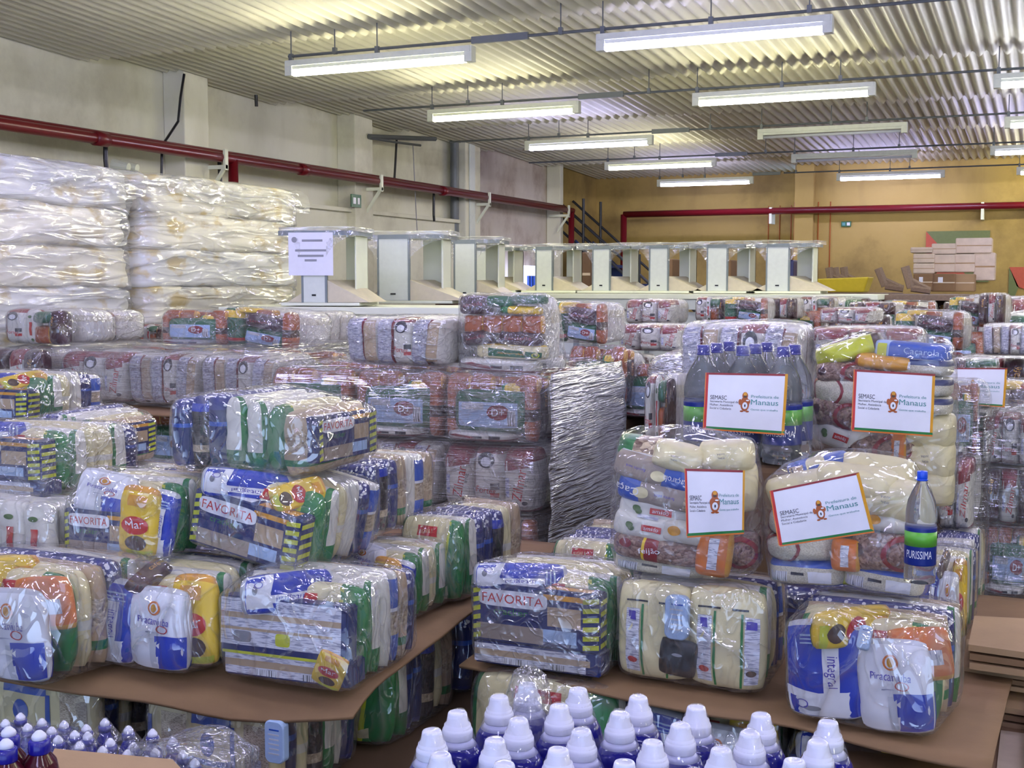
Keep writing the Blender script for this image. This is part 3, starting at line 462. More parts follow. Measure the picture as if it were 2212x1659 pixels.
def B(kind, u0, u1, v0, v1, D=None, zb=None, yaw=0, dep=.42, label=None, group=None, roll=0, side=False, **k):
    """a bale whose front spans u0..u1, v0..v1 in the photograph, its front-bottom edge at distance D or on a level zb"""
    uc = (u0+u1)/2
    P = WZ(uc, v1, zb) if D is None else WD(uc, v1, D)
    D = (P-eye).dot(fv)
    y = R(yaw); X = Vector((math.cos(y), math.sin(y), 0)); rx = X.dot(rv); fx = X.dot(fv); R_ = (P-eye).dot(rv)
    t0, t1 = [(((u-1106)/FPX)*D-R_)/(rx-((u-1106)/FPX)*fx) for u in (u0, u1)]
    w = (t1-t0)*1.03; h = (v1-v0)/FPX*D*1.0; P = P+X*(t0+t1)/2
    c = P+Vector((-math.sin(y), math.cos(y), 0))*dep/2
    if kind.startswith('slabs') and side:   # packs run along the visible long face: turn the bale a quarter
        return bale(kind, c, y-math.pi/2, (dep, w, h), label or LOOK[kind], group, roll=0, pitch=R(roll), **k)
    return bale(kind, c, y, (w, dep, h), label or LOOK[kind], group, roll=R(roll), **k)
# ================================================================== the hall
LX = -6.3; FY = 17.0; CZ = EYE+1.62; RX = 9.0; BY = -6.0
def wallmat(name, c1, c2, c3, sc=.8):
    m = bpy.data.materials.new(name); nt, N, L, b = nodes(m); tc = N.new('ShaderNodeTexCoord')
    n = N.new('ShaderNodeTexNoise'); n.inputs['Scale'].default_value = sc; n.inputs['Detail'].default_value = 8; n.inputs['Roughness'].default_value = .65; L.new(tc.outputs['Object'], n.inputs[0])
    r = N.new('ShaderNodeValToRGB'); e = r.color_ramp.elements; e[0].position = .30; e[0].color = lin(c3); e[1].position = .52; e[1].color = lin(c1); x = e.new(.75); x.color = lin(c2)
    L.new(n.outputs[0], r.inputs[0])
    mp = N.new('ShaderNodeMapping'); mp.inputs['Scale'].default_value = (2.2, 2.2, .7); L.new(tc.outputs['Object'], mp.inputs[0])
    n2 = N.new('ShaderNodeTexNoise'); n2.inputs['Scale'].default_value = 1.2; n2.inputs['Detail'].default_value = 6; L.new(mp.outputs[0], n2.inputs[0])
    # damp streaks under the roof line, a stain with a place of its own
    sx = N.new('ShaderNodeSeparateXYZ'); L.new(tc.outputs['Object'], sx.inputs[0])
    mr = N.new('ShaderNodeMapRange'); mr.inputs[1].default_value = CZ-1.0; mr.inputs[2].default_value = CZ-.1; mr.inputs[3].default_value = 0; mr.inputs[4].default_value = .55; L.new(sx.outputs[2], mr.inputs[0])
    r2 = N.new('ShaderNodeValToRGB'); r2.color_ramp.elements[0].position = .50; r2.color_ramp.elements[1].position = .72; L.new(n2.outputs[0], r2.inputs[0])
    mu = N.new('ShaderNodeMath'); mu.operation = 'MULTIPLY'; L.new(mr.outputs[0], mu.inputs[0]); L.new(r2.outputs[0], mu.inputs[1])
    mx = N.new('ShaderNodeMix'); mx.data_type = 'RGBA'; L.new(mu.outputs[0], mx.inputs[0]); L.new(r.outputs[0], mx.inputs[6]); mx.inputs[7].default_value = lin(c3); L.new(mx.outputs[2], b.inputs['Base Color'])
    b.inputs['Roughness'].default_value = .85
    bp = N.new('ShaderNodeBump'); bp.inputs['Strength'].default_value = .3; bp.inputs['Distance'].default_value = .01; L.new(n.outputs[0], bp.inputs['Height']); L.new(bp.outputs[0], b.inputs['Normal'])
    MATS[name] = m; return m
wallmat('wall_cream', '#e4e2cc', '#eceada', '#bab69e'); wallmat('wall_pink', '#cdc3b7', '#d8d0c4', '#a08d7c', 1.5); wallmat('wall_yellow', '#b59b58', '#bda362', '#7f693c', .7)
mat('ceil', '#d6d3be', .5, var=.07, vs=3, bump=.1, bs=8); mat('pipe_red', '#6f121d', .3, var=.05); mat('steel', '#6d7274', .5, metal=.4); mat('fixture_white', '#d8dbcd', .45); mat('concrete', '#5b5d62', .8, var=.12, vs=4, bump=.3)
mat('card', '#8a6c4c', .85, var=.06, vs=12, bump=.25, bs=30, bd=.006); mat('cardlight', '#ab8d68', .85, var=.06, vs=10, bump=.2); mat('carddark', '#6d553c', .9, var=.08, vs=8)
mat('tape', '#d9c7a8', .25, var=.05); mat('booth', '#e8ecd4', .45, var=.04, vs=6); mat('boothedge', '#7d8788', .5); mat('boothgrey', '#d8ded4', .5, var=.04); mat('boothtan', '#d2c8ac', .5)
mat('stairblue', '#1b3468', .5); mat('stairrail', '#23262c', .5); mat('paper', '#e9e9f2', .6, var=.02, bump=.25, bs=14, bd=.006); mat('beigebox', '#d8c6b0', .8, var=.09, vs=14, bump=.3); mat('plastic_yellow', '#c7b22e', .5)
mat('wood', '#7a6657', .7, var=.15, vs=9, streak=(8, 1, 8)); mat('pallet_wood', '#8f7553', .85, var=.15, vs=6, streak=(8, 1, 8)); mat('painted_green', '#6f7a4e', .8); mat('painted_red', '#bb5b48', .8); mat('painted_line', '#d9a45c', .8)

def quadobj(name, pts, m, kind='structure', parent=None, smooth=False):
    o = link(name, mesh(name, pts, [tuple(range(len(pts)))], [m], smooth=smooth), parent); 
    if not parent and kind: o['kind'] = kind
    return o
mb = MB(); mb.box(LX-.2, RX+.2, BY, FY+.9, -.1, 0, 'concrete'); struct(mb.done('floor'))
mb = MB(); mb.box(LX-.2, LX, BY, 12.85, 0, CZ+.1, 'wall_cream'); mb.box(LX-.2, LX, 12.85, 15.6, 0, CZ+.1, 'wall_pink'); mb.box(LX-.2, LX, 15.6, FY+.9, 0, CZ+.1, 'wall_yellow')
# the thicker lower wall carries a ledge under the pipe
mb.box(LX, LX+.12, BY, 12.7, 0, EYE+.70, 'wall_cream')
struct(mb.done('wall_left', bevel=.01))
mb = MB(); mb.box(LX, -3.05, FY+.6, FY+.8, 0, CZ+.1, 'wall_yellow'); mb.box(-3.05, RX, FY, FY+.2, 0, CZ+.1, 'wall_yellow'); struct(mb.done('wall_far'))
mb = MB(); mb.box(RX, RX+.2, BY, FY+.2, 0, CZ+.1, 'wall_cream'); struct(mb.done('wall_right'))
mb = MB(); mb.box(LX, -4.6, BY-.2, BY, 0, CZ+.1, 'wall_cream'); mb.box(-4.6, 7, BY-.2, BY, 3.6, CZ+.1, 'wall_cream'); mb.box(7, RX, BY-.2, BY, 0, CZ+.1, 'wall_cream'); struct(mb.done('wall_rear'))
# pillars along the left wall
for i, (y, w, m) in enumerate([(7.86, .3, 'wall_cream'), (10.4, .34, 'wall_cream'), (12.85, .4, 'wall_cream'), (15.65, .12, 'wall_cream')]):
    mb = MB(); mb.box(LX, LX+.2, y-w/2, y+w/2, 0, CZ+.05, m)
    if i == 2: mb.tube((LX+.1, y-w/2-.08, .3), (LX+.1, y-w/2-.08, CZ), .05, 'steel'); mb.box(LX+.2, LX+.22, y-.12, y+.02, .3, CZ, 'boothgrey')
    struct(mb.done('trim_%d' % (i+1), bevel=.01))
mb = MB(); mb.box(LX+.0, LX+.16, BY, 12.6, EYE+.68, EYE+.72, 'wall_cream'); struct(mb.done('trim_5', bevel=.006))
mb = MB(); mb.box(-3.2, -2.95, FY-.12, FY, 0, CZ, 'wall_yellow')
for i in range(7): mb.tube((-3.5+.16*i-.2, FY+(.6 if i < 3 else -.0)-.01, 1.2), (-3.5+.16*i-.2, FY+(.6 if i < 3 else 0)-.01, EYE+1.1), .008, 'brownorange', 6)
struct(mb.done('trim_6'))
# corrugated iron ceiling: rows of sheets lapped like shingles
ceil = bpy.data.objects.new('ceiling', None); C.objects.link(ceil); struct(ceil)
mb = MB(); mb.box(LX-.2, RX+.2, BY, FY+.9, CZ+.25, CZ+.3, 'ceil'); mb.done('roof_deck', ceil)
rows = [-6, -3.75, -1.5, .75, 2.9, 5.0, 6.8, 9.1, 11.2, 13.3, 15.3, 17.65]
pitch = .09
for i in range(len(rows)-1):
    y0, y1 = rows[i], rows[i+1]+.06
    for k in range(3):
        nW = 57; x0 = LX+nW*pitch*k; vs = []; fs = []
        n = nW*6
        for j in range(n+1):
            x = x0+j*pitch/6; a = .021*math.cos(2*math.pi*j/6)
            vs += [(x, y0, CZ+.045+a), (x, y1, CZ-.045+a)]
        fs = [(2*j, 2*j+1, 2*j+3, 2*j+2) for j in range(n)]
        link('corrugated_sheet', mesh('corrugated_sheet', vs, fs, ['ceil']), ceil)
# ---- fire pipes
g = thing('fire_pipe', 'pair of dark red fire pipes running along the left wall', 'pipe', (LX+.3, 5, EYE+1.04))
def wl(o, p): return Vector(p)-Vector(o.location)
px = LX+.32; pz = EYE+.985
mb = MB(); mb.tube(wl(g, (px, BY+.1, pz)), wl(g, (px, 15.75, pz)), .04, 'pipe_red', 14)
for y in (4.9, 6.6, 9.1, 11.8): mb.tube(wl(g, (px, y, pz)), wl(g, (px, y+.12, pz)), .05, 'pipe_red', 14)
mb.done('pipe', g, True)
mb = MB(); mb.tube(wl(g, (px-.1, BY+.1, pz+.045)), wl(g, (px-.1, 15.7, pz+.045)), .03, 'pipe_red', 14); mb.done('pipe', g, True)
mb = MB(); mb.tube(wl(g, (px, 15.7, pz+.02)), wl(g, (px, 15.7, .5)), .04, 'pipe_red', 14); mb.done('riser', g, True)
mb = MB(); mb.tube(wl(g, (px, 8.15, pz)), wl(g, (px, 8.15, .5)), .04, 'pipe_red', 14); mb.done('riser', g, True)
for y in (8.0, 10.45, 12.95, 15.5):
    mb = MB(); mb.box(.03, .05, -.02, .02, -.1, .06, 'booth'); mb.box(-.24, .05, -.015, .015, -.09, -.06, 'booth')
    mb.add([(-.12, -.012, -.30), (-.12, .012, -.30), (.045, .012, -.08), (.045, -.012, -.08), (-.12, -.012, -.26), (-.12, .012, -.26), (.015, .012, -.08), (.015, -.012, -.08)], [(0, 1, 2, 3), (7, 6, 5, 4), (0, 3, 7, 4), (1, 5, 6, 2)], 'booth')
    mb.done('bracket', g, loc=wl(g, (px, y, pz)))
g = thing('fire_pipe', 'dark red pipe running across the yellow far wall', 'pipe', (0, FY-.15, EYE+.95))
zf = EYE+.98
mb = MB(); mb.tube(wl(g, (-5.6, FY-.2, zf)), wl(g, (RX-.1, FY-.2, zf+.0)), .045, 'pipe_red', 14); mb.tube(wl(g, (-5.6, FY-.2, zf)), wl(g, (-5.6, FY-.2, .5)), .045, 'pipe_red', 14); mb.done('pipe', g, True)
for x in (WY(1665, 470, FY-.2).x, WY(2122, 470, FY-.2).x):
    mb = MB(); mb.box(-.018, .018, -.03, .2, -.17, .05, 'booth'); mb.done('bracket', g, loc=wl(g, (x, FY-.2, zf)))
# ---- fluorescent fixtures
WARM = emit('tube_warm', '#fdf7d2', TUBE_E); COOL = emit('tube_cool', '#cac6ff', TUBE_E); WHITE = emit('tube_white', '#eef0ff', TUBE_E)
def fixture_mesh(m, lit=True):
    a = MB(); a.box(-.64, .64, -.035, .035, .0, .034, 'fixture_white')
    a.box(-.65, -.60, -.03, .03, -.058, .034, 'fixture_white'); a.box(.60, .65, -.03, .03, -.058, .034, 'fixture_white'); a.box(-.62, .62, -.022, .022, -.02, -.0, 'fixture_white')
    b = MB(); b.tube((-.6, 0, -.038), (.6, 0, -.038), .023 if lit else .013, m, 12)
    return mesh('housing', a.v, a.f, a.mats, a.m, False), mesh('tube', b.v, b.f, b.mats, b.m, True)
FM = {k: fixture_mesh(m, k != 'off') for k, m in (('warm', 'tube_warm'), ('cool', 'tube_cool'), ('white', 'tube_white'), ('off', 'silver'))}
wm = MB(); wm.tube((0, 0, .05), (0, 0, .22), .004, 'steel', 6); wm.box(-.012, .012, -.012, .012, .04, .08, 'steel'); WM = mesh('wire', wm.v, wm.f, wm.mats, wm.m, False)
FZ = EYE+1.36
spec = {  # row y: list of (x centre, colour)
 6.65: [(WY(815, 145, 6.65).x, 'warm'), (WY(1535, 107, 6.65).x, 'cool'), (.6, 'white')],
 8.95: [(WY(1085, 250, 8.95).x, 'warm'), (WY(1688, 235, 8.95).x, 'warm'), (WY(2215, 212, 8.95).x+.45, 'white')],
 11.25: [(WY(1270, 317, 11.25).x, 'cool'), (WY(1795, 293, 11.25).x, 'off'), (WY(2225, 285, 11.25).x+.45, 'white')],
 13.55: [(WY(1425, 362, 13.55).x, 'warm'), (WY(1843, 347, 13.55).x, 'off'), (WY(2150, 345, 13.55).x+.6, 'cool')],
 16.1: [(WY(1522, 402, 16.1).x, 'cool'), (WY(1922, 390, 16.1).x, 'cool'), (WY(2205, 386, 16.1).x+.6, 'warm')],
 4.35: [(-3.7, 'cool'), (-1.7, 'cool'), (.5, 'cool')], 2.1: [(-3.7, 'cool'), (-1.7, 'white'), (.5, 'cool')], -.2: [(-3.7, 'cool'), (-1.7, 'cool'), (.5, 'cool')], -2.5: [(-1.7, 'cool'), (.5, 'cool')]}
names = {6.65: 'nearest row in view', 8.95: 'second row in view', 11.25: 'third row in view', 13.55: 'fourth row in view', 16.1: 'farthest row by the yellow wall', 4.35: 'row above the stacked pallets', 2.1: 'row above the cardboard layers', -.2: 'row overhead', -2.5: 'row near the dock'}
cw = {'warm': 'warm white', 'cool': 'bluish white', 'white': 'white', 'off': 'unlit'}
for y, lst in spec.items():
    xs = [x for x, _ in lst]
    for extra_x in (2.7, 4.8): lst = lst+[(extra_x, 'white' if extra_x < 4 else 'warm')]
    for j, (x, k) in enumerate(lst):
        t = thing('fluorescent_light', '%s fluorescent fixture, %s from left in the %s' % (cw[k], ['first', 'second', 'third', 'fourth', 'fifth'][j], names[y]), 'light', (x, y, FZ), group='fluorescent fixtures under the ceiling')
        link('housing', FM[k][0], t); link('tube', FM[k][1], t)
        for s in (-.62, .0): link('wire', WM, t, (s, 0, 0))
    t = thing('conduit', 'thin grey conduit carrying the lights of the %s' % names[y], 'conduit', (xs[0], y+.0, FZ+.065))
    x0 = {6.65: xs[0]-.64, 8.95: -5.25, 11.25: -5.6, 13.55: -5.7, 16.1: -3.2}.get(y, -4.6)
    mb = MB(); mb.tube((x0-xs[0], 0, 0), (6-xs[0], 0, 0), .009, 'steel', 8); mb.box(xs[0]+.64-xs[0], 1.0, -.012, .012, -.02, .02, 'steel'); mb.done('rail', t)
    for s in (-.3, 1.2, 2.6): link('clip', WM, t, (s, 0, -.05))
# ---- cables and small things on the left wall
def cable(name, label, pts, r=.01, m='black', cat='cable'):
    o0 = Vector(pts[0]); mb = MB()
    for a, b in zip(pts, pts[1:]): mb.tube(Vector(a)-o0, Vector(b)-o0, r, m, 6)
    o = mb.done(name, loc=o0); return tag(o, label, cat)
wx = LX+.22
cable('hanging_cable', 'black cable wandering down beside the first pillar', [WX(398, 160, wx), WX(390, 210, wx), WX(385, 262, wx), WX(370, 285, wx), WX(350, 315, wx), WX(349, 380, wx)])
cable('hanging_cable', 'short black cable hanging left of the first pillar below the pipes', [WX(228, 312, wx), WX(228, 345, wx), WX(231, 375, wx)], .016)
cable('hanging_cable', 'dark cable hanging from the pipes right of the first pillar', [WX(474, 350, wx), WX(476, 395, wx)], .016)
cable('hanging_cable', 'short black wire hanging from the ceiling edge over the left wall', [WX(553, 205, wx), WX(554, 230, wx)], .014)
cable('hanging_cable', 'black rod dropping from the steel arm to the pipe', [WX(857, 300, wx), WX(852, 390, wx)], .012)
cable('hanging_cable', 'thin grey wire hanging down the wall from the steel arm', [WX(892, 312, wx), WX(895, 380, wx), WX(901, 500, wx)], .005, 'grey')
cable('hanging_cable', 'black cable with a dangling connector beside the grey pillar', [WX(937, 418, wx), WX(937, 465, wx), WX(938, 478, wx)], .014)
cable('steel_arm', 'grey steel arm jutting from the left wall under the ceiling', [WX(797, 295, wx), WX(870, 298, wx), WX(940, 300, wx)], .025, 'steel', 'bracket')
cable('steel_arm', 'thin dark brace slanting under the steel arm', [WX(800, 298, wx), WX(860, 308, wx), WX(908, 314, wx)], .014, 'steel', 'bracket')
for (u, v), lb in (((769, 434), 'small dark sign on the second pillar'), ):
    p = WX(u, v, LX+.21); mb = MB(); mb.box(-.005, .005, -.09, .09, -.06, .06, 'dkgreen'); mb.box(.005, .008, -.06, -.01, -.03, .03, 'white'); mb.box(.005, .008, .02, .06, -.03, .03, 'white'); tag(mb.done('exit_sign', loc=p), lb, 'sign')
p = WY(1828, 484, FY-.02); mb = MB(); mb.box(-.065, .065, -.01, .0, -.035, .035, 'dkgreen'); mb.box(-.05, -.01, -.014, -.01, -.02, .02, 'teal'); mb.box(.01, .05, -.014, -.01, -.02, .02, 'white'); tag(mb.done('exit_sign', loc=p), 'small green exit sign on the yellow far wall', 'sign')
for (u, v) in ((245, 356),):
    p = WX(u, v, LX+.14); mb = MB()
    for i in (0, 1): mb.tube((0, .09*i, 0), (.12, .09*i+.02, -.02), .045, 'booth', 10, .03)
    mb.box(0, .04, -.1, .2, -.16, -.04, 'booth'); tag(mb.done('emergency_lamp', loc=p), 'white twin-head emergency lamp low on the left wall', 'lamp')
# ---- painted board on the far wall
a = WY(2001, 500, FY-.01); b = WY(2139, 497, FY-.01); c = WY(2139, 600, FY-.01)
w = b.x-a.x; o = thing('painted_panel', 'green and red painted panel on the yellow wall behind the boxes', 'panel', (a.x, FY-.02, a.z))
quadobj('green_field', [(0, 0, 0), (w, 0, 0), (w, 0, -.66), (w*.75, 0, -.66)], 'painted_green', None, o); quadobj('red_field', [(0, -.003, 0), (w*.75, -.003, -.66), (0, -.003, -.66)], 'painted_red', None, o)
o2 = thing('painted_panel', 'low red and green painted panel at the right edge of the far wall', 'panel', (WY(2180, 580, FY-.01).x, FY-.02, WY(2180, 577, FY-.02).z))
quadobj('red_field', [(.0, 0, 0), (1.2, 0, 0), (1.2, 0, -.6), (.1, 0, -.25)], 'painted_red', None, o2); quadobj('green_field', [(0, 0, 0), (.12, 0, -.25), (0, 0, -.6)], 'painted_green', None, o2)
# ---- blue stair in the far corner
s0 = WY(1275, 440, FY-.6); st = thing('blue_stair', 'blue steel stair with dark handrails in the far corner', 'stair', (s0.x, FY-.6, 0))
top = EYE+.75
for dy in (0, .7):
    mb = MB(); n = 2.9
    mb.add([(0, dy-.6, top-.15), (0, dy-.55, top-.15), (n, dy-.55, top-.15-n*.95), (n, dy-.6, top-.15-n*.95), (0, dy-.6, top-.42), (0, dy-.55, top-.42), (n, dy-.55, top-.42-n*.95), (n, dy-.6, top-.42-n*.95)], [(0, 1, 2, 3), (4, 7, 6, 5), (0, 3, 7, 4), (1, 5, 6, 2)], 'stairblue'); mb.done('stringer', st)
    mb = MB()
    for k in range(3): mb.tube((-.3, dy-.6, top+.42-.18*k), (n, dy-.6, top+.42-.18*k-n*.95), .018, 'stairrail', 8)
    for k in range(4): mb.tube((.12+.8*k, dy-.6, top-.2-.76*k), (.12+.8*k, dy-.6, top+.40-.76*k), .02, 'stairrail', 8)
    mb.done('handrail', st)
for i in range(11): mb = MB(); mb.box(.05+.27*i, .3+.27*i, -.55, .1, top-.28-.257*i, top-.24-.257*i, 'stairblue'); mb.done('tread', st)
# ---- bright doorway with blue striped sheet seen between the booths
p = WX(1132, 570, LX+.14); dr = bpy.data.objects.new('door_1', None); C.objects.link(dr); struct(dr); dr.location = (LX+.14, p.y, 0)
emit('daylit', '#cfd6ff', 1.6)
mb = MB(); mb.box(0, .02, -.5, .5, 0, EYE+.23, 'daylit'); mb.done('bright_opening', dr)
for i in range(4): mb = MB(); mb.box(.02, .05, .05+.1*i, .10+.1*i, .1, EYE+.1, 'midblue'); mb.done('blue_slat', dr)
# ================================================================== white film-wrapped stacks along the left wall
def wavybox(name, dx, dy, dz, m, seed, n=16, amp=.02, sag=.0, top_over=0):
    """rounded block with creased film surface; origin at its base centre"""
    bm = bmesh.new(); bmesh.ops.create_cube(bm, size=2)
    bmesh.ops.subdivide_edges(bm, edges=bm.edges[:], cuts=n, use_grid_fill=True)
    vs = []
    for v in bm.verts:
        p = v.co; q = Vector([math.copysign(abs(c)**.9, c) for c in p]); l = (abs(p.x)**16+abs(p.y)**16+abs(p.z)**16)**(1/16); q = p/l
        x, y, z = q.x*dx/2, q.y*dy/2, q.z*dz/2
        s = Vector((x*3, y*3, z*9)); nn = noise.noise(s+Vector((seed, 0, 0)))*amp + noise.noise(Vector((x*9+z*6, y*9-z*8, z*14))+Vector((seed, 3, 1)))*amp*.7
        nrm = q.normalized(); v.co = Vector((x, y, z+dz/2))+nrm*nn - Vector((0, 0, sag*max(0, abs(q.y)-.5)*2))
    me = bpy.data.meshes.new(name); bm.to_mesh(me); bm.free(); me.materials.append(G[m]); me.polygons.foreach_set('use_smooth', [True]*len(me.polygons)); return me
def creased(name, c1, c2, ochre):
    m = bpy.data.materials.new(name); nt, N, L, b = nodes(m); tc = N.new('ShaderNodeTexCoord')
    mp = N.new('ShaderNodeMapping'); mp.inputs['Scale'].default_value = (1, 1, 1.6); L.new(tc.outputs['Object'], mp.inputs[0])
    n = N.new('ShaderNodeTexNoise'); n.inputs['Scale'].default_value = 5; n.inputs['Detail'].default_value = 5; L.new(mp.outputs[0], n.inputs[0])
    r = N.new('ShaderNodeValToRGB'); e = r.color_ramp.elements; e[0].position = .38; e[0].color = lin(ochre); e[1].position = .47; e[1].color = lin(c1); L.new(n.outputs[0], r.inputs[0]); L.new(r.outputs[0], b.inputs['Base Color'])
    b.inputs['Roughness'].default_value = .4; MATS[name] = m
creased('wrapped_white', '#faf5e0', '#e5e4dc', '#dcc480'); creased('wrapped_cool', '#f8f8f2', '#e5e4dc', '#e0cc98')
SX = -4.7
for si, (y0, y1, lab) in enumerate([(3.85, 5.47, 'nearer'), (5.56, 7.12, 'farther')]):
    zt = EYE+.62; nlay = 7; lz = .215; yc = (y0+y1)/2
    for k in range(nlay):
        z0 = zt-lz*(k+1); me = wavybox('white_package', 1.25, y1-y0-.04*(k % 2), lz*1.05, 'wrapped_white' if (k+si) % 3 else 'wrapped_cool', k*3.7+si*11, n=13, amp=.022)
        pl = ['topmost', 'second from the top', 'third from the top', 'fourth from the top', 'fifth from the top', 'sixth from the top', 'lowest'][k]
        t = thing('white_package', 'white film-covered package, %s in the %s stack by the left wall' % (pl, lab), 'package', (SX-.62, yc, z0), group='white packages stacked by the left wall')
        link('contents', me, t)
        me2 = wavybox('film', 1.29, y1-y0+.03-.03*(k % 2), lz*1.08, 'milky', k*1.9+si*5+3, n=26, amp=.02, sag=.02 if k else .05)
        link('film', me2, t)
    mb = MB(); mb.box(-.58, .58, -(y1-y0)/2+.05, (y1-y0)/2-.05, 0, zt-lz*nlay-.01, 'cardlight'); tag(mb.done('cardboard_carton', loc=(SX-.62, yc, 0), bevel=.01), 'large tan carton carrying the %s stack of white packages' % lab, 'carton')
    # loose sheet over the top
    n = 40; vs = []; fs = []
    for j in range(n+1):
        for i in range(n+1):
            a = i/n; b = j/n; x = SX-1.27+1.36*a; y = y0-.03+(y1-y0+.09)*b
            dr = max(0, (a-.93)/.07); z = zt+.012+.012*noise.noise((x*6, y*6, si*4)) - dr*(.12+.05*noise.noise((y*4, si*7, 0))+.03*b) 
            x2 = x if dr == 0 else SX+.0+.05+.03*noise.noise((y*9, z*9, si))
            vs.append((x2-(SX-.62), y-yc, z-zt))
    fs = [(j*(n+1)+i, j*(n+1)+i+1, (j+1)*(n+1)+i+1, (j+1)*(n+1)+i) for j in range(n) for i in range(n)]
    tag(link('plastic_sheet', mesh('plastic_sheet', vs, fs, ['milky']), loc=(SX-.62, yc, zt)), 'creased clear sheet draped over the %s white stack' % lab, 'film')

# ================================================================== white voting-booth like units
def booth(x, y, z, rz, w, h, label, d=.34, sign=False):
    t = thing('study_booth', label, 'booth', (x, y, z), rz, 'white booths standing in a row')
    def bx(name, *a, m='booth', rot=None, loc=None):
        mb = MB(); mb.box(*a, m); return mb.done(name, t, loc=loc, rot=rot, bevel=.003)
    bx('base', -w/2, w/2, -d/2, d/2, 0, .018)
    o = bx('top_panel', -w*.52, w*.42, -d/2, d/2, h-.022, h, m='booth')
    mb = MB(); mb.box(-w*.52, w*.42, -d/2-.004, -d/2, h-.026, h+.001, 'boothedge'); mb.box(w*.42, w*.424, -d/2, d/2, h-.024, h, 'boothedge'); mb.done('edge_band', o)
    p = bx('front_panel', -w*.22, w*.08, -d/2, -d/2+.02, .018, h-.024, m='boothgrey')
    mb = MB()
    for xx in (-w*.22, w*.08): mb.box(xx-.006, xx+.006, -d/2-.003, -d/2+.022, .018, h-.024, 'boothedge')
    mb.box(-w*.10, -w*.05, -d/2-.004, -d/2, .055, .065, 'black'); mb.done('edge_band', p)
    bx('side_panel', w*.08, w*.36, d/2-.02, d/2, .018, h-.024); bx('divider', w*.34, w*.36, -d*.1, d/2, .018, h-.024)
    mb = MB(); k = .3*h
    mb.add([(w*.08, -d/2+.01, .02), (w*.62, -d/2+.01, .02), (w*.08, -d/2+.01, .02+k), (w*.08, d/2-.03, .02), (w*.62, d/2-.03, .02), (w*.2, d/2-.03, .02+k)], [(0, 1, 2), (3, 5, 4), (1, 4, 5, 2), (0, 2, 5, 3)], 'boothtan'); mb.done('sloped_tray', t)
    mb = MB()
    mb.add([(-w*.22, -d/2+.01, .02), (-w*.42, -d/2+.01, .02), (-w*.22, -d/2+.01, .02+k*.45), (-w*.22, d/2-.03, .02), (-w*.42, d/2-.03, .02), (-w*.22, d/2-.03, .02+k*.45)], [(2, 1, 0), (4, 5, 3), (2, 5, 4, 1)], 'boothtan'); mb.done('sloped_tray', t)
    # sagging clear film between the top and the panels
    vs = []; n = 10
    for sx, x0, x1 in ((1, w*.08, w*.5), (-1, -w*.22, -w*.5)):
        for i in range(n+1):
            a = i/n; xx = x0+(x1-x0)*a; zz = h*(1-.30*(1-a)**2.5); vs += [(xx, -d/2-.008, h+.004), (xx, -d/2-.012-.01*math.sin(a*9), zz-.03)]
    fs = [(2*i, 2*i+1, 2*i+3, 2*i+2) for i in range(n)]+[(2*(n+1)+2*i, 2*(n+1)+2*i+1, 2*(n+1)+2*i+3, 2*(n+1)+2*i+2) for i in range(n)]
    m_ = 2*(n+1); link('clear_film', mesh('clear_film', vs[:m_], fs[:n], ['shrink_dense']), t); link('clear_film', mesh('clear_film', vs[m_:], fs[:n], ['shrink_dense']), t)
    link('film_top', wavybox('film_top', w*1.02, d*1.03, .03, 'milky', x*3+y, n=8, amp=.01), t, (-w*.04, 0, h-.005))
    if sign:
        mb = MB(); mb.box(-.13, .13, -.002, .002, -.12, .12, 'paper'); 
        for i, (ww, zz) in enumerate(((.07, .075), (.09, .02), (.075, -.01), (.035, -.035))): mb.box(-ww+.02*(i == 0), ww, -.004, -.0025, zz-.006, zz+.006, 'grey')
        mb.tube((-.095, -.002, .08), (-.095, -.004, .08), .016, 'grey', 12); mb.done('paper_notice', t, loc=(-w*.1, -d/2-.012, h-.13))
    return t
for i, u in enumerate([1052, 1180, 1302, 1425, 1550, 1680]):
    p = WY(u+20, 632, 9.5); ww = [.50, .48, .48, .5, .52, .56][i]
    nm = ['leftmost of the level far row', 'second in the level far row from its left end', 'far row, in front of the blue stair', 'far row, fourth from the left', 'next to last at the right of the far row', 'last at the right end of the far row'][i]
    booth(p.x, 9.5, EYE-.075, 0, ww, .375, 'white booth with grey edges, '+nm)
for i, (u, D, ww) in enumerate([(700, 7.1, .46), (868, 7.9, .66), (1012, 8.8, .5)]):
    p = WD(u+15, 650, D); booth(p.x, p.y, EYE-.125, R(14), ww, [.42, .43, .43][i], ['white booth carrying a printed notice beside the white stack', 'widest white booth between the notice and the grey pillar', 'white booth left behind the grey striped bale'][i], sign=(i == 0), d=.4)
# shelves the booths stand on
def shelf(x0, x1, y0, y1, z, rz, label, c):
    t = thing('white_table', label, 'table', c, rz)
    mb = MB(); mb.box(x0, x1, y0, y1, z-.04, z, 'booth'); mb.done('tabletop', t, bevel=.004)
    mb = MB(); mb.box(x0, x1, y0+.02, y0+.04, z-.12, z-.04, 'boothgrey'); mb.done('apron', t)
    n = max(2, int((x1-x0)/.42))
    for i in range(n+1):
        xx = x0+.02+(x1-x0-.04)*i/n; mb = MB(); mb.box(xx-.015, xx+.015, y0+.03, y0+.06, 0, z-.04, 'boothedge'); mb.done('leg', t)
    mb = MB(); mb.box(x0+.02, x1-.02, y0+.1, y0+.12, .02, z-.14, 'boothgrey'); mb.done('back_panel', t)
a = WD(640, 655, 7.1); shelf(-.35, 1.68, -.3, .45, EYE-.13, R(14), 'white table holding the three nearer booths', (a.x, a.y, 0))
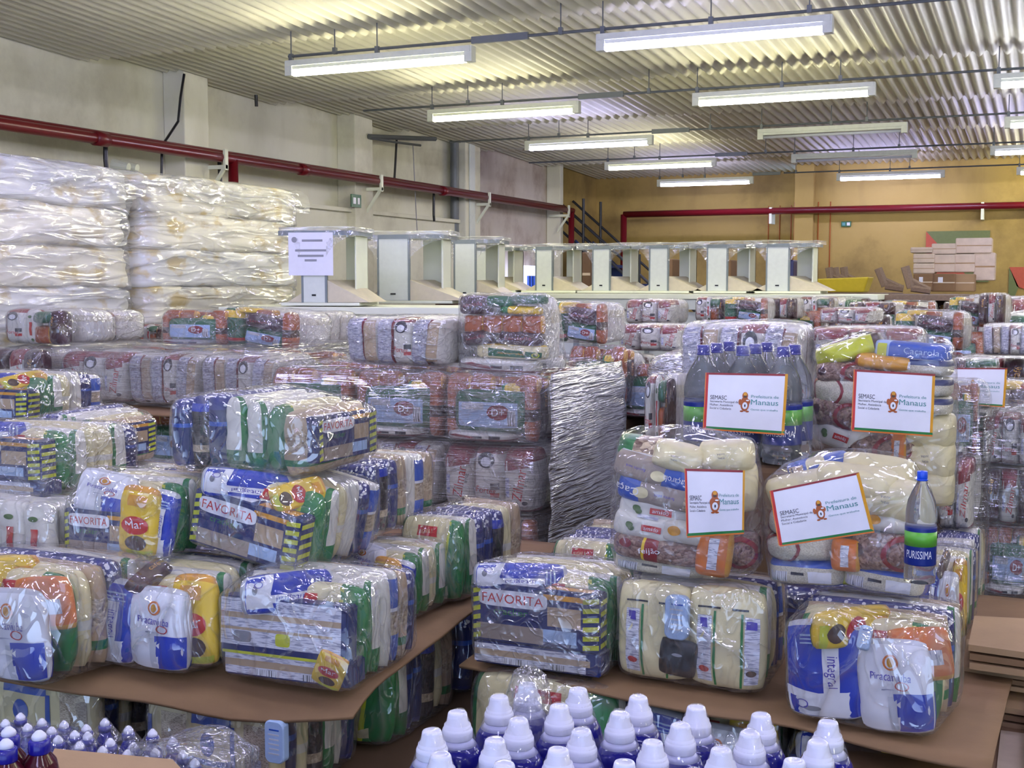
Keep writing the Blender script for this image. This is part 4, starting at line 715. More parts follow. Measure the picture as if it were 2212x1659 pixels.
p = WY(1040, 632, 9.5); shelf(-.2, 3.3, -.3, .35, EYE-.08, 0, 'long white table holding the far row of booths', (p.x, 9.5, 0))
p = WD(768, 672, 6.9); mb = MB(); mb.add([(0, 0, 0), (.18, .1, 0), (.1, .05, .09), (0, .2, 0), (.18, .3, 0), (.1, .25, .09)], [(0, 1, 2), (3, 5, 4), (0, 3, 4, 1), (1, 4, 5, 2), (2, 5, 3, 0)], 'midblue'); tag(mb.done('blue_tarpaulin', loc=p-Vector((.1, 0, .09))), 'folded blue tarpaulin tucked under the booth table', 'tarpaulin')

# ================================================================== cartons and clutter by the far wall
def cartonbox(u0, u1, v0, v1, D, m, label, dep=.35, lab=False, yaw=0, group=None):
    P = WD((u0+u1)/2, v1, D); w = (u1-u0)/FPX*D/math.cos(YAW-yaw)*.95; h = (v1-v0)/FPX*D
    t = thing('cardboard_box', label, 'box', (P.x, P.y+dep/2, P.z), yaw, group)
    mb = MB(); mb.box(-w/2, w/2, -dep/2, dep/2, 0, h, m); mb.done('carton', t, bevel=.012)
    mb = MB(); mb.box(-w/2, w/2, -dep/2-.002, -dep/2, h*.47, h*.53, 'tape' if m != 'beigebox' else 'cardlight'); mb.done('tape', t)
    if lab: mb = MB(); mb.box(-w*.2, w*.0, -dep/2-.004, -dep/2-.001, h*.5, h*.8, 'white'); mb.done('shipping_label', t)
    return t
bx = [(1968, 2012, 534, 546, 'flat pale box at the top left of the far pile'), (2014, 2062, 526, 549, 'pale box with a brown side near the top of the far pile'), (2067, 2138, 514, 547, 'crumpled pale box highest on the far pile'),
      (1974, 2016, 548, 568, 'pale box above the leftmost one in the far pile'), (1974, 2016, 569, 591, 'pale box leftmost directly on the brown cartons'), (2017, 2060, 550, 588, 'second pale box on the brown cartons'), (2061, 2103, 549, 588, 'third pale box on the brown cartons'), (2104, 2146, 546, 606, 'tall pale stack of boxes at the right of the far pile')]
for b in bx: cartonbox(*b[:4], 13.6, 'beigebox', b[4], group='boxes piled by the far wall')
cartonbox(1974, 2012, 591, 628, 13.4, 'card', 'brown carton with white label at the left foot of the far pile', lab=True, group='boxes piled by the far wall')
cartonbox(2012, 2060, 591, 630, 13.4, 'card', 'brown carton with white label in the middle foot of the far pile', lab=True, group='boxes piled by the far wall')
cartonbox(2060, 2102, 592, 630, 13.4, 'cardlight', 'brown carton without label at the foot of the far pile', group='boxes piled by the far wall')
mb = MB(); p0 = WD(2060, 640, 13.5); mb.box(-1.2, 1.4, -.3, .5, 0, p0.z, 'carddark'); tag(mb.done('storage_rack', loc=(p0.x, p0.y, 0), bevel=.02), 'dark low rack carrying the far pile of boxes', 'rack')
for u0, u1, v0, v1, lb, m in [(1250, 1275, 545, 600, 'tall brown carton seen through the far booths beside the red riser', 'carddark'), (1420, 1452, 560, 602, 'brown carton with a paper label seen through the far booths', 'card'), (1538, 1556, 562, 612, 'left of two brown cartons seen between the far booths', 'carddark'), (1557, 1578, 562, 612, 'right of two brown cartons seen between the far booths', 'card'), (1672, 1712, 562, 606, 'dark blue and brown carton seen through the last booth gap', 'navy')]:
    cartonbox(u0, u1, v0, v1+40, 12.2, m, lb, lab='label' in lb)
mb = MB(); p0 = WD(1400, 640, 12.4); p1 = WD(1720, 640, 12.4); zz = WD(1400, 640, 12.2).z-.02
def stand(x0, x1, y0, y1, z, label):
    t = thing('storage_rack', label, 'rack', ((x0+x1)/2, (y0+y1)/2, 0)); w = (x1-x0)/2; d = (y1-y0)/2
    mb = MB(); mb.box(-w, w, -d, d, z-.04, z, 'wood'); mb.done('shelf_board', t)
    for sx in (-1, 1):
        for sy in (-1, 1): mb = MB(); mb.box(sx*w-.03*(sx+1), sx*w+.03*(1-sx), sy*d-.03*(sy+1), sy*d+.03*(1-sy), 0, z-.04, 'steel'); mb.done('post', t)
q0 = WD(1250, 640, 12.2); q1 = WD(1712, 646, 12.2); stand(q0.x-.2, q1.x+.3, min(q0.y, q1.y)-.3, max(q0.y, q1.y)+.6, WD(1550, 652, 12.2).z-.003, 'low rack under the cartons behind the far booths')
q0 = WD(1027, 650, 8.8); stand(q0.x-.22, q0.x+.22, q0.y-.2, q0.y+.22, EYE-.127, 'narrow rack under the third near booth')
q0 = WD(1890, 622, 10); q1 = WD(1990, 622, 9.4); stand(q0.x-.2, q1.x+.3, min(q0.y, q1.y)-.3, max(q0.y, q1.y)+.4, min(q0.z, q1.z)-.05, 'dark rack under the worn wooden brackets')
q0 = WD(1780, 606, 10.5); stand(q0.x-.2, q0.x+.6, q0.y-.3, q0.y+.5, WD(1820, 616, 10.6).z-.065, 'low rack under the yellow bin')
def chairish(u0, u1, v0, v1, D, label, lean):
    P = WD((u0+u1)/2, v1, D); t = thing('wooden_bracket', label, 'furniture', P); h = (v1-v0)/FPX*D
    mb = MB(); mb.tube((0, 0, 0), (lean, 0, h), .035, 'wood', 6); mb.done('post', t); mb = MB(); mb.tube((0, 0, 0), (.14, 0, -.02), .03, 'wood', 6); mb.tube((lean*.5, 0, h*.45), (.13, 0, -.01), .02, 'wood', 6); mb.done('arm', t)
chairish(1900, 1925, 580, 618, 10, 'worn wooden bracket tilting above the far bales', -.06); chairish(1957, 1980, 576, 622, 9.4, 'thin dark wooden post leaning above the far bales', -.05)
for i, (u0, v0, v1) in enumerate([(1790, 578, 606), (1803, 578, 606), (1822, 577, 606)]): chairish(u0, u0+10, v0, v1, 10.5, ['left', 'middle', 'right'][i]+' of three short grey posts over the yellow bin', -.02)
P = WD(1820, 616, 10.6); mb = MB(); mb.add([(-.26, -.15, 0), (.2, -.15, 0), (.2, .15, 0), (-.26, .15, 0), (-.3, -.18, .11), (.24, -.18, .13), (.24, .18, .13), (-.3, .18, .11)], [(0, 3, 2, 1), (0, 1, 5, 4), (1, 2, 6, 5), (2, 3, 7, 6), (3, 0, 4, 7), (4, 5, 6, 7)], 'plastic_yellow'); tag(mb.done('yellow_bin', loc=P-Vector((0, 0, .06)), bevel=.01), 'yellow bin holding grey posts behind the far bales', 'bin')

# ================================================================== cardboard sheets
def sheet(pts, z, label, name='cardboard_sheet', th=.008, m='card', wave=.012, seed=0, n=28, world=False, edge=None, front_sag=None):
    """a cardboard layer: bilinear sheet between 4 corners (world x, y), gently waved"""
    q = [Vector((p[0], p[1])) for p in pts]; c = sum(q, Vector((0, 0)))/4
    top = []
    for j in range(n+1):
        for i in range(n+1):
            a, b = i/n, j/n; p = (q[0]*(1-a)+q[1]*a)*(1-b)+(q[3]*(1-a)+q[2]*a)*b
            zz = wave*noise.noise((p.x*4, p.y*4, seed))
            if b < .12: p = p+Vector((0, .05*noise.noise((p.x*3, seed, 1)))); zz -= (front_sag(a) if front_sag else .01)*(1-b/.12)**2
            top.append((p.x-c.x, p.y-c.y, zz))
    k = len(top); vs = top+[(x, y, z_-th) for x, y, z_ in top]
    fs = [(j*(n+1)+i, j*(n+1)+i+1, (j+1)*(n+1)+i+1, (j+1)*(n+1)+i) for j in range(n) for i in range(n)]; fs += [tuple(x+k for x in f[::-1]) for f in fs]
    rim = [i for i in range(n+1)]+[(j+1)*(n+1)-1 for j in range(1, n+1)]+[n*(n+1)+i for i in range(n-1, -1, -1)]+[j*(n+1) for j in range(n-1, 0, -1)]
    fs += [(rim[i], rim[i]+k, rim[(i+1) % len(rim)]+k, rim[(i+1) % len(rim)]) for i in range(len(rim))]
    return tag(link(name, mesh(name, vs, fs, [m]), loc=(c.x, c.y, z)), label, 'cardboard')
def load(x0, x1, y0, y1, z, label, m='carddark'):
    t = thing('pallet_load', label, 'pallet', ((x0+x1)/2, (y0+y1)/2, 0)); a = (x1-x0)/2; b = (y1-y0)/2
    mb = MB(); mb.box(-a, a, -b, b, .14, z, m); mb.done('carton', t, bevel=.02)
    for i in range(5):
        xx = -a+.05+(2*a-.1)*i/4; mb = MB(); mb.box(xx-.05, xx+.05, -b, b, .115, .138, 'pallet_wood'); mb.done('deck_board', t)
    for i in (-1, 0, 1): mb = MB(); mb.box(-a, a, i*(b-.05)-.04, i*(b-.05)+.04, 0, .113, 'pallet_wood'); mb.done('runner', t)
    return t
ZA = 1.33; ZB = 1.24
sheet([(-3.4, 1.85), (-1.39, 2.30), (-1.55, 4.0), (-3.6, 4.0)], ZA, 'brown cardboard sheet under the front left bales, front edge sagging', seed=1, wave=.012, front_sag=lambda a: .03+.03*math.sin(a*9))
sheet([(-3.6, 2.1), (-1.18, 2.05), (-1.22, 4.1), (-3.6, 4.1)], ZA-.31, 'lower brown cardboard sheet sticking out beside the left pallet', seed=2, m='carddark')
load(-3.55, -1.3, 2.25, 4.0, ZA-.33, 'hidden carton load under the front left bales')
sheet([(-1.42, 2.91), (-.08, 2.71), (-.02, 4.2), (-1.3, 4.2)], ZB, 'brown cardboard sheet under the front right bales', seed=3, wave=.01, front_sag=lambda a: .012)
load(-1.25, -.08, 2.92, 4.2, ZB-.30, 'hidden carton load under the front right bales')
load(-3.0, -1.76, 4.25, 5.15, 1.37, 'hidden carton load under the stretch-wrapped middle pallet')
load(-4.25, -3.08, 4.4, 6.2, 1.42, 'hidden carton load under the white rice bales at the left')
load(-3.2, -1.75, 5.3, 6.9, 1.63, 'hidden carton load behind the middle pallet')
sheet([(-4.3, 4.18), (-3.0, 4.2), (-3.0, 6), (-4.3, 6)], 1.70, 'cardboard sheet under the row of white rice bales', seed=5, wave=.005)
sheet([(-1.9, 1.02), (-1.0, 1.22), (-1.1, 1.62), (-2.0, 1.60)], 1.33, 'front corner piece of tan cardboard before the small blue bottles', seed=6, m='cardlight', wave=.01) if False else None
# folded cartons at the right edge
def folded(pts_px, z, label, th=.035, m='cardlight', layers=4):
    q = [WZ(u, v, z) for u, v in pts_px]; c = sum(q, Vector((0, 0, 0)))/len(q)
    t = thing('folded_carton', label, 'cardboard', c); k = len(q)
    for i in range(layers):
        s = 1-.015*(i % 2); a = R(.8*(i % 3)); dz = -th/layers*i
        vs = [Matrix.Rotation(a, 3, 'Z') @ ((p-c)*s)+Vector((0, 0, dz)) for p in q]; vs += [v-Vector((0, 0, th/layers*.7)) for v in vs]
        fs = [tuple(range(k)), tuple(range(2*k-1, k-1, -1))]+[(i_, i_+k, (i_+1) % k+k, (i_+1) % k) for i_ in range(k)]
        link('carton_flap', mesh('carton_flap', vs, fs, [m if i % 2 == 0 else 'card'], smooth=False), t)
    return t
folded([(2092, 1392), (2290, 1420), (2290, 1340), (2105, 1330)], 1.33, 'folded tan carton highest of the pile at the right edge', .07, layers=3)
folded([(2080, 1440), (2225, 1462), (2225, 1395), (2088, 1380)], 1.25, 'folded tan carton second in the pile at the right edge', .05, layers=3)
folded([(2060, 1510), (2215, 1535), (2215, 1440), (2075, 1420)], 1.19, 'folded tan carton third in the pile at the right edge', .06, layers=3)
t = thing('open_carton', 'open tan carton with taped corner below the milk pouch bale', 'carton', WZ(2120, 1640, 1.05))
o0 = Vector(t.location)
x1 = .0; yy0 = 2.66; yy1 = 3.4
mb = MB(); mb.box(x1-.015, x1, yy0, yy1, .75, 1.20, 'cardlight'); [None for _ in ()]; mb.v = [tuple(Vector(v)-o0) for v in mb.v]; mb.done('side_wall', t)
mb = MB(); mb.box(x1-.5, x1-.02, yy0, yy1, 1.13, 1.14, 'card'); mb.v = [tuple(Vector(v)-o0) for v in mb.v]; mb.done('inner_flap', t)
mb = MB(); mb.box(x1-.075, x1-.012, yy0+.02, yy1-.2, 1.141, 1.146, 'tape'); mb.v = [tuple(Vector(v)-o0) for v in mb.v]; mb.done('tape', t)
load(.03, .4, 3.0, 3.9, 1.05, 'dark carton load under the folded cartons')

# ================================================================== bales
gA = 'bales in the front left heap'; gB = 'bales in the front right heap'; gC = 'bales on the stretch-wrapped middle pallet'; gD = 'white rice bales in the left middle row'; gF = 'bales on the far pallets'
BL = 'plastic bale '
# front left heap, bottom layer
B('milk_tilt', -215, 85, 1215, 1478, zb=ZA+.01, yaw=-4, group=gA, label='front row bale with white milk pouch, cut by the left edge')
B('milk_pair', 142, 440, 1222, 1452, zb=ZA+.01, yaw=2, group=gA, label='front left bale with blue and white pouches side by side')
B('crackers_print', 447, 748, 1245, 1492, zb=ZA+.01, yaw=3, group=gA, label='bale showing a printed cracker box back at the left heap corner')
B('milk_box', 700, 875, 1175, 1350, zb=ZA+.01, yaw=0, group=gA, label='bale with a blue pouch on the heap edge behind the printed cracker box bale')
B('rice_face', 850, 985, 1112, 1300, zb=ZA+.01, yaw=-6, group=gA, label='floral blue bale farthest back on the right edge of the left heap')
B('slabs_light', 420, 640, 1200, 1400, D=3.35, yaw=0, group=gA, label='pale bale squeezed under the tilted cracker box bale')
B('rice_face', 60, 380, 1195, 1390, D=3.4, yaw=0, group=gA, label='cream bale peeping out between the two front left bales')
# second layer
B('milk_box', 116, 362, 1018, 1212, D=3.05, yaw=4, group=gA, label='bale with white milk and yellow pouches over a navy box, second layer left')
B('crackers_up', 386, 640, 1012, 1222, D=3.0, yaw=1, roll=10, group=gA, label='bale with a tilted navy cracker box in the second layer')
B('starch_face', -165, 98, 1070, 1225, D=3.2, yaw=-3, group=gA, label='white bale with red tags at the left edge')
B('crackers_crush', -130, 92, 912, 1070, D=3.3, yaw=0, group=gA, label='bale dulled by bunched film at the left edge above the red tags')
B('crackers_print', 50, 250, 1010, 1120, D=3.6, yaw=0, group=gA, label='low bale wedged between the red-tag bale and the milk bale')
B('slabs_mixed', 60, 190, 888, 1020, D=3.6, yaw=0, side=True, dep=.34, group=gA, label='bale of blue, white and green packs on edge left of the big top bale')
B('crackers_up', -140, 62, 800, 915, D=3.95, yaw=6, group=gA, label='bale with an upside-down cracker label at the upper left edge')
B('slabs_blue', 640, 800, 990, 1160, D=3.45, yaw=0, group=gA, label='blue bale right of the tilted cracker box bale')
B('slabs_mixed', 345, 672, 846, 1024, D=3.1, yaw=-3, side=True, dep=.34, group=gA, label='big bale of blue and green packs lying on top of the left heap')
# layer under the sheet
zu = ZA-.30
for i, (x, k, lb) in enumerate([(-2.78, 'slabs_light', 'bale of blue packs under the cardboard sheet behind the blue bottles'), (-2.36, 'pasta_face', 'pasta bale under the cardboard sheet, left of the soap bar'), (-1.78, 'pasta_face', 'pasta bale at the corner under the cardboard sheet')]):
    bale(k, (x, 2.48, zu), 0, (.40 if i != 1 else .5, .42, .265), lb, 'bales under the left cardboard sheet')
t = thing('soap_pack', 'pale blue soap bar between two pasta bales under the cardboard', 'soap', WY(598, 1600, 2.262)); link('soap', PACKS['soap'][1], t, scale=(.9, 1, .85))
for i, (y, k) in enumerate([(2.93, 'rice_face'), (3.4, 'slabs_blue'), (3.86, 'slabs_light')]):
    bale(k, (-1.72, y, zu), 0, (.38, .44, .27), 'bale under the left sheet on its right side, %s' % ['just behind the corner', 'half way back', 'farthest back'][i], 'bales under the left cardboard sheet')
# front right heap
B('crackers_crush', 1010, 1308, 1222, 1450, zb=ZB+.012, yaw=0, group=gB, label='bale with crumpled film over a cracker box in the front right heap', dep=.4)
B('back_panels', 1315, 1645, 1262, 1492, zb=ZB+.012, yaw=-2, group=gB, label='cream bale with green lines and a pale blue soap bar', dep=.4)
B('milk_tilt', 1672, 2040, 1326, 1590, zb=ZB+.012, yaw=-6, group=gB, label='large bale with two milk pouches at the right corner of the right heap', dep=.4)
B('rice_face', 1180, 1330, 1165, 1330, D=3.6, yaw=0, group=gB, label='pale bale behind the crumpled one, left of the flour bag')
B('milk_pair', 1975, 2080, 1195, 1400, D=3.35, yaw=-4, group=gB, label='bale partly hidden right of the bean bag')
B('slabs_light', 2000, 2095, 1160, 1360, D=3.8, yaw=-4, group=gB, label='bale with bright film at the back right of the right heap')
for u, z_, D_, lb in ((1450, 1.26, 3.4, 'left'), (1820, 1.25, 3.3, 'right')):
    B('slabs_blue', u-160, u+165, 1270, 1290+130, D=3.45, yaw=0, group=gB, label='bale hidden in the second row of the right heap, %s one' % lb)
for i, (u0, u1, k, lb) in enumerate([(1000, 1325, 'rice_face', 'bale with cream and green rice pack under the right sheet, leftmost'), (1335, 1670, 'milk_pair', 'bale with blue pouches under the right sheet, middle'), (1685, 2030, 'crackers_up', 'bale with cracker box under the right sheet, at its right end')]):
    v = [1462, 1516, 1580][i]; B(k, u0, u1, v, v+230, D=[3.16, 3.06, 2.92][i], yaw=-4, group='bales under the right cardboard sheet', label=lb)
# ---- donation bags
kw = dict(name='donation_bag', cat='bag', group='clear bags of groceries with paper notices')
K1 = B('bag_flour', 1295, 1612, 930, 1268, D=3.05, yaw=0, dep=.26, label='clear bag of tan flour, starch and bean packs, front left of the bags', **kw)
K2 = B('bag_beans', 1622, 1990, 985, 1292, D=2.95, yaw=-6, dep=.26, label='clear bag of bean and rice packs with the tilted notice', **kw)
K4 = B('bag_tall', 1728, 2050, 712, 1085, D=3.7, yaw=-4, dep=.28, label='tall clear bag topped with yellow and blue packs', **kw)
# middle stretch-wrapped pallet
for j, z, ks in ((0, 1.655, ['tube_face', 'tube_face', 'tube_face']), (1, 1.385, ['zil_face', 'zil_back', 'zil_face'])):
    for r in range(2):
        for i in range(3):
            bale(ks[i], (-2.73+.4*i, 4.36+.42*r, z), 0, (.395, .41, .262), '%s, %s layer of the wrapped middle pallet, %s, %s' % ('silver and green bale' if j == 0 else 'white and red rice bale', ['upper', 'lower'][j], ['left', 'middle', 'right'][i], ['front row', 'back row'][r]), gC)
bale('green_mix', (-1.93, 4.36, 1.12), 0, (.395, .41, .26), 'dark mixed bale at the foot of the stretch-wrapped pallet', gC)
bale('dark_mix', (-2.33, 4.36, 1.12), 0, (.395, .41, .26), 'maroon bale low in the stretch-wrapped pallet', gC)
B('zil_back', 738, 948, 680, 792, D=4.85, yaw=-4, group=gC, label='bale with grey printed strips standing beside the orange bale')
B('orange_upright', 978, 1178, 632, 808, D=4.75, yaw=2, dep=.3, group=gC, label='upright bale of orange, maroon and green packs on the wrapped pallet')
# left middle row
for i, (k, lb) in enumerate([('zil_face', 'left'), ('zil_back', 'middle'), ('zil_back', 'right')]):
    bale(k, (-3.98+.4*i, 4.52, 1.71), 0, (.395, .42, .24), 'white rice bale in the left middle row, %s of three' % lb, gD)
for i in range(3):
    bale(['tube_face', 'green_mix', 'tube_face'][i], (-3.98+.4*i, 4.94, 1.71), 0, (.395, .42, .24), 'bale behind the white rice row, %s of three' % ['left', 'middle', 'right'][i], gD)
    bale('tube_face', (-3.98+.4*i, 4.56, 1.43), 0, (.395, .42, .25), 'dark green bale under the cardboard of the left middle row, %s of three' % ['left', 'middle', 'right'][i], gD)
B('dark_mix', -30, 82, 750, 870, D=5.6, group=gD, label='dark maroon bale at the left edge of the left middle row')
B('red_mix', 0, 118, 665, 745, D=5.8, yaw=-6, group=gD, label='bale with blue, white and red packs on the upper left, nearest the edge')
B('zil_face', 110, 180, 668, 742, D=6.1, yaw=-10, group=gD, label='bale with tan end right behind the blue and red one')
B('tube_face', 332, 468, 668, 745, D=6.0, yaw=-3, group=gD, label='silver green bale on the left row, left of the pair')
B('green_mix', 466, 622, 664, 752, D=5.9, yaw=-3, roll=3, group=gD, label='green bale tilting on the left row, right of the pair')
B('zil_body2' if False else 'zil_back', 600, 690, 672, 745, D=6.4, yaw=-3, group=gD, label='pale bale right behind the green tilted one')
B('red_mix', 285, 340, 700, 742, D=6.6, group=gD, label='little yellow and white bale left of the silver green pair')
# right and far
F = [('green_mix', 1178, 1300, 650, 742, 5.6, 'bale with yellow top right of the upright orange bale'), ('zil_face', 1345, 1450, 645, 702, 7.0, 'white and red bale standing behind the water bottles, left side'),
     ('red_mix', 1496, 1560, 640, 696, 7.2, 'small red bale between the white and the green far bales'), ('green_mix', 1560, 1655, 640, 696, 7.0, 'green and brown far bale behind the water bottles'),
     ('dark_mix', 1660, 1718, 642, 690, 7.4, 'dark red far bale right of the green one'), ('red_mix', 1722, 1800, 640, 690, 7.8, 'far bale with orange and white packs above the tall bag'),
     ('green_mix', 1925, 2078, 668, 756, 5.5, 'orange topped bale at upper right above the tall bag'), ('green_mix', 2045, 2125, 640, 706, 6.6, 'green bale second at upper right'), ('dark_mix', 2110, 2168, 632, 702, 6.4, 'black wrapped bale at upper right'),
     ('zil_face', 1745, 1990, 706, 790, 4.5, 'long white and red bale right behind the tall bag'), ('zil_back', 1462, 1722, 692, 880, 4.5, 'large white rice bale right behind the water bottles'),
     ('tube_face', 1215, 1335, 745, 880, 5.5, 'brown edged bale behind the wrapped pallet'), ('red_mix', 1385, 1440, 808, 960, 4.3, 'red and green bale left of the water bottles'),
     ('orange_upright', 2045, 2160, 775, 905, 4.3, 'orange bale carrying a notice at the right edge'), ('tube_face', 2020, 2110, 825, 990, 4.0, 'green silver bale right of the tall bag'), ('zil_face', 1985, 2095, 985, 1150, 3.95, 'white rice bale with red lettering right of the water bottle'),
     ('zil_face', 2115, 2240, 890, 1010, 4.5, 'white and red bale under the orange one at the right edge'), ('dark_mix', 2115, 2240, 1012, 1140, 4.5, 'dark bale low at the right edge'), ('tube_face', 2120, 2240, 1142, 1290, 4.5, 'lowest wrapped bale at the right edge'),
     ('zil_back', 2120, 2240, 700, 770, 5.2, 'pale bale at the right edge above the notice'), ('zil_face', 1765, 1880, 664, 700, 6.2, 'flat white and red bale between the far bales'), ('dark_mix', 1830, 1930, 652, 680, 7.0, 'flat dark bale between the far bales at right'),
     ('zil_face', 1330, 1465, 700, 760, 6.0, 'white bale low behind the brown edged one')]
for k, u0, u1, v0, v1, D, lb in F: B(k, u0, u1, v0, v1, D=D, yaw=random.uniform(-5, 3), group=gF, label=lb)
kinds = ['zil_face', 'green_mix', 'red_mix', 'tube_face', 'dark_mix', 'zil_back']
rn = ['nearest', 'second', 'third', 'fourth', 'fifth', 'sixth', 'farthest']; cn = ['first', 'second', 'third', 'fourth', 'fifth', 'sixth', 'seventh', 'eighth', 'ninth', 'tenth', 'eleventh', 'twelfth']
for r, y in enumerate([5.3, 6.2, 7.1, 8.0, 9.3, 10.6, 11.8]):
    c = 0; z = 1.62+(.0 if r < 1 else .07*min(r, 4)); load(-1.55 if r else -.95, .45*y*.5+1.1, y-.25, y+.25, z-.01, 'hidden carton load under the %s row of the far field' % rn[r])
    for i in range(12):
        x = -1.35+.43*i-.16*(r % 2); 
        if x > .45*y*.5+.9 or (r == 0 and x < -.9): continue
        random.seed(r*31+i)
        bale(random.choice(kinds), (x, y+random.uniform(-.06, .06), z), R(random.uniform(-6, 6)), (.39, .46, .25*random.uniform(.9, 1.05)), 'wrapped bale in the %s row of the far field, %s from the left' % (rn[r], cn[c]), gF, lite=True)
        c += 1
for i in range(8):   # behind the middle pallet
    x = -2.9+.42*(i % 4); y = 5.55+.55*(i//4); random.seed(i)
    bale(kinds[(i*5) % 6], (x, y, 1.64), R(random.uniform(-4, 4)), (.39, .46, .25), 'wrapped bale behind the middle pallet, %s row, %s from the left' % (['nearer', 'farther'][i//4], cn[i % 4]), gF, lite=True)
# ================================================================== stretch film round the pallets
def filmbox(x0, x1, y0, y1, z0, z1, m, label, seed, n=22, amp=.02, taper=0):
    bm = bmesh.new(); bmesh.ops.create_cube(bm, size=2); bmesh.ops.subdivide_edges(bm, edges=bm.edges[:], cuts=n, use_grid_fill=True)
    bmesh.ops.delete(bm, geom=[f for f in bm.faces if f.calc_center_median().z < -.99], context='FACES')
    for v in bm.verts:
        p = v.co; l = (abs(p.x)**14+abs(p.y)**14+abs(p.z)**14)**(1/14); q = p/l if p.z > -.5 else Vector((p.x/max(abs(p.x), abs(p.y), 1e-6)*max(abs(p.x), abs(p.y)), p.y, p.z))
        t = 1-taper*max(0, -q.z)
        x = q.x*(x1-x0)/2*t; y = q.y*(y1-y0)/2*t; z = (q.z+1)/2*(z1-z0)
        nn = noise.noise((x*3, y*3, z*7+seed))*amp+noise.noise((x*9+z*7, y*11+z*9, z*16+seed))*amp*.4
        d = Vector((q.x**3, q.y**3, q.z**5)); v.co = Vector((x, y, z))+d*(nn+amp*.5)
    me = bpy.data.meshes.new('stretch_film'); bm.to_mesh(me); bm.free(); me.materials.append(G[m]); me.polygons.foreach_set('use_smooth', [True]*len(me.polygons))
    return tag(link('stretch_film', me, loc=((x0+x1)/2, (y0+y1)/2, z0)), label, 'film')
filmbox(-2.95, -1.70, 4.13, 5.0, .95, 1.935, 'stretch', 'taut stretch film around the middle pallet', 1, amp=.012)
# the thick many-layered turns of film on the pallet's right flank
n = 30; vs = []
for j in range(n+1):
    for i in range(n+1):
        a, b = i/n, j/n; y = 4.17+.85*a; z = 1.92-.95*b
        vs.append((.03+.05*b*a+.018*noise.noise((y*3, z*6, 2))+.012*noise.noise((y*7+z*9, z*14, 5)), y-4.6, z-1.0))
fs = [(j*(n+1)+i, j*(n+1)+i+1, (j+1)*(n+1)+i+1, (j+1)*(n+1)+i) for j in range(n) for i in range(n)]
me = mesh('stretch_film', vs, fs, ['stretch_side']); o = link('stretch_film', me, loc=(-1.70, 4.6, 1.0)); tag(o, 'thick streaky film on the right flank of the middle pallet', 'film'); md = o.modifiers.new('s', 'SOLIDIFY'); md.thickness = .002
filmbox(-4.22, -3.0, 4.29, 5.2, 1.72, 1.975, 'stretch', 'stretch film around the left row of white rice bales', 3, amp=.008)
filmbox(-1.62, -1.1, 5.2, 6.0, 1.2, 1.93, 'stretch_side', 'streaky film flank of the pallet behind the middle one', 4, amp=.015) 
a = WD(2112, 800, 4.0); filmbox(a.x-.42, a.x+.03, a.y-.02, a.y+.6, 1.15, 1.93, 'stretch', 'stretch film around the pallet right of the tall bag', 6, amp=.02)
a = WD(2200, 900, 4.4); filmbox(a.x-.25, a.x+.4, a.y-.05, a.y+.6, 1.0, 1.80, 'stretch', 'stretch film around the pallet at the right edge', 8, amp=.02)

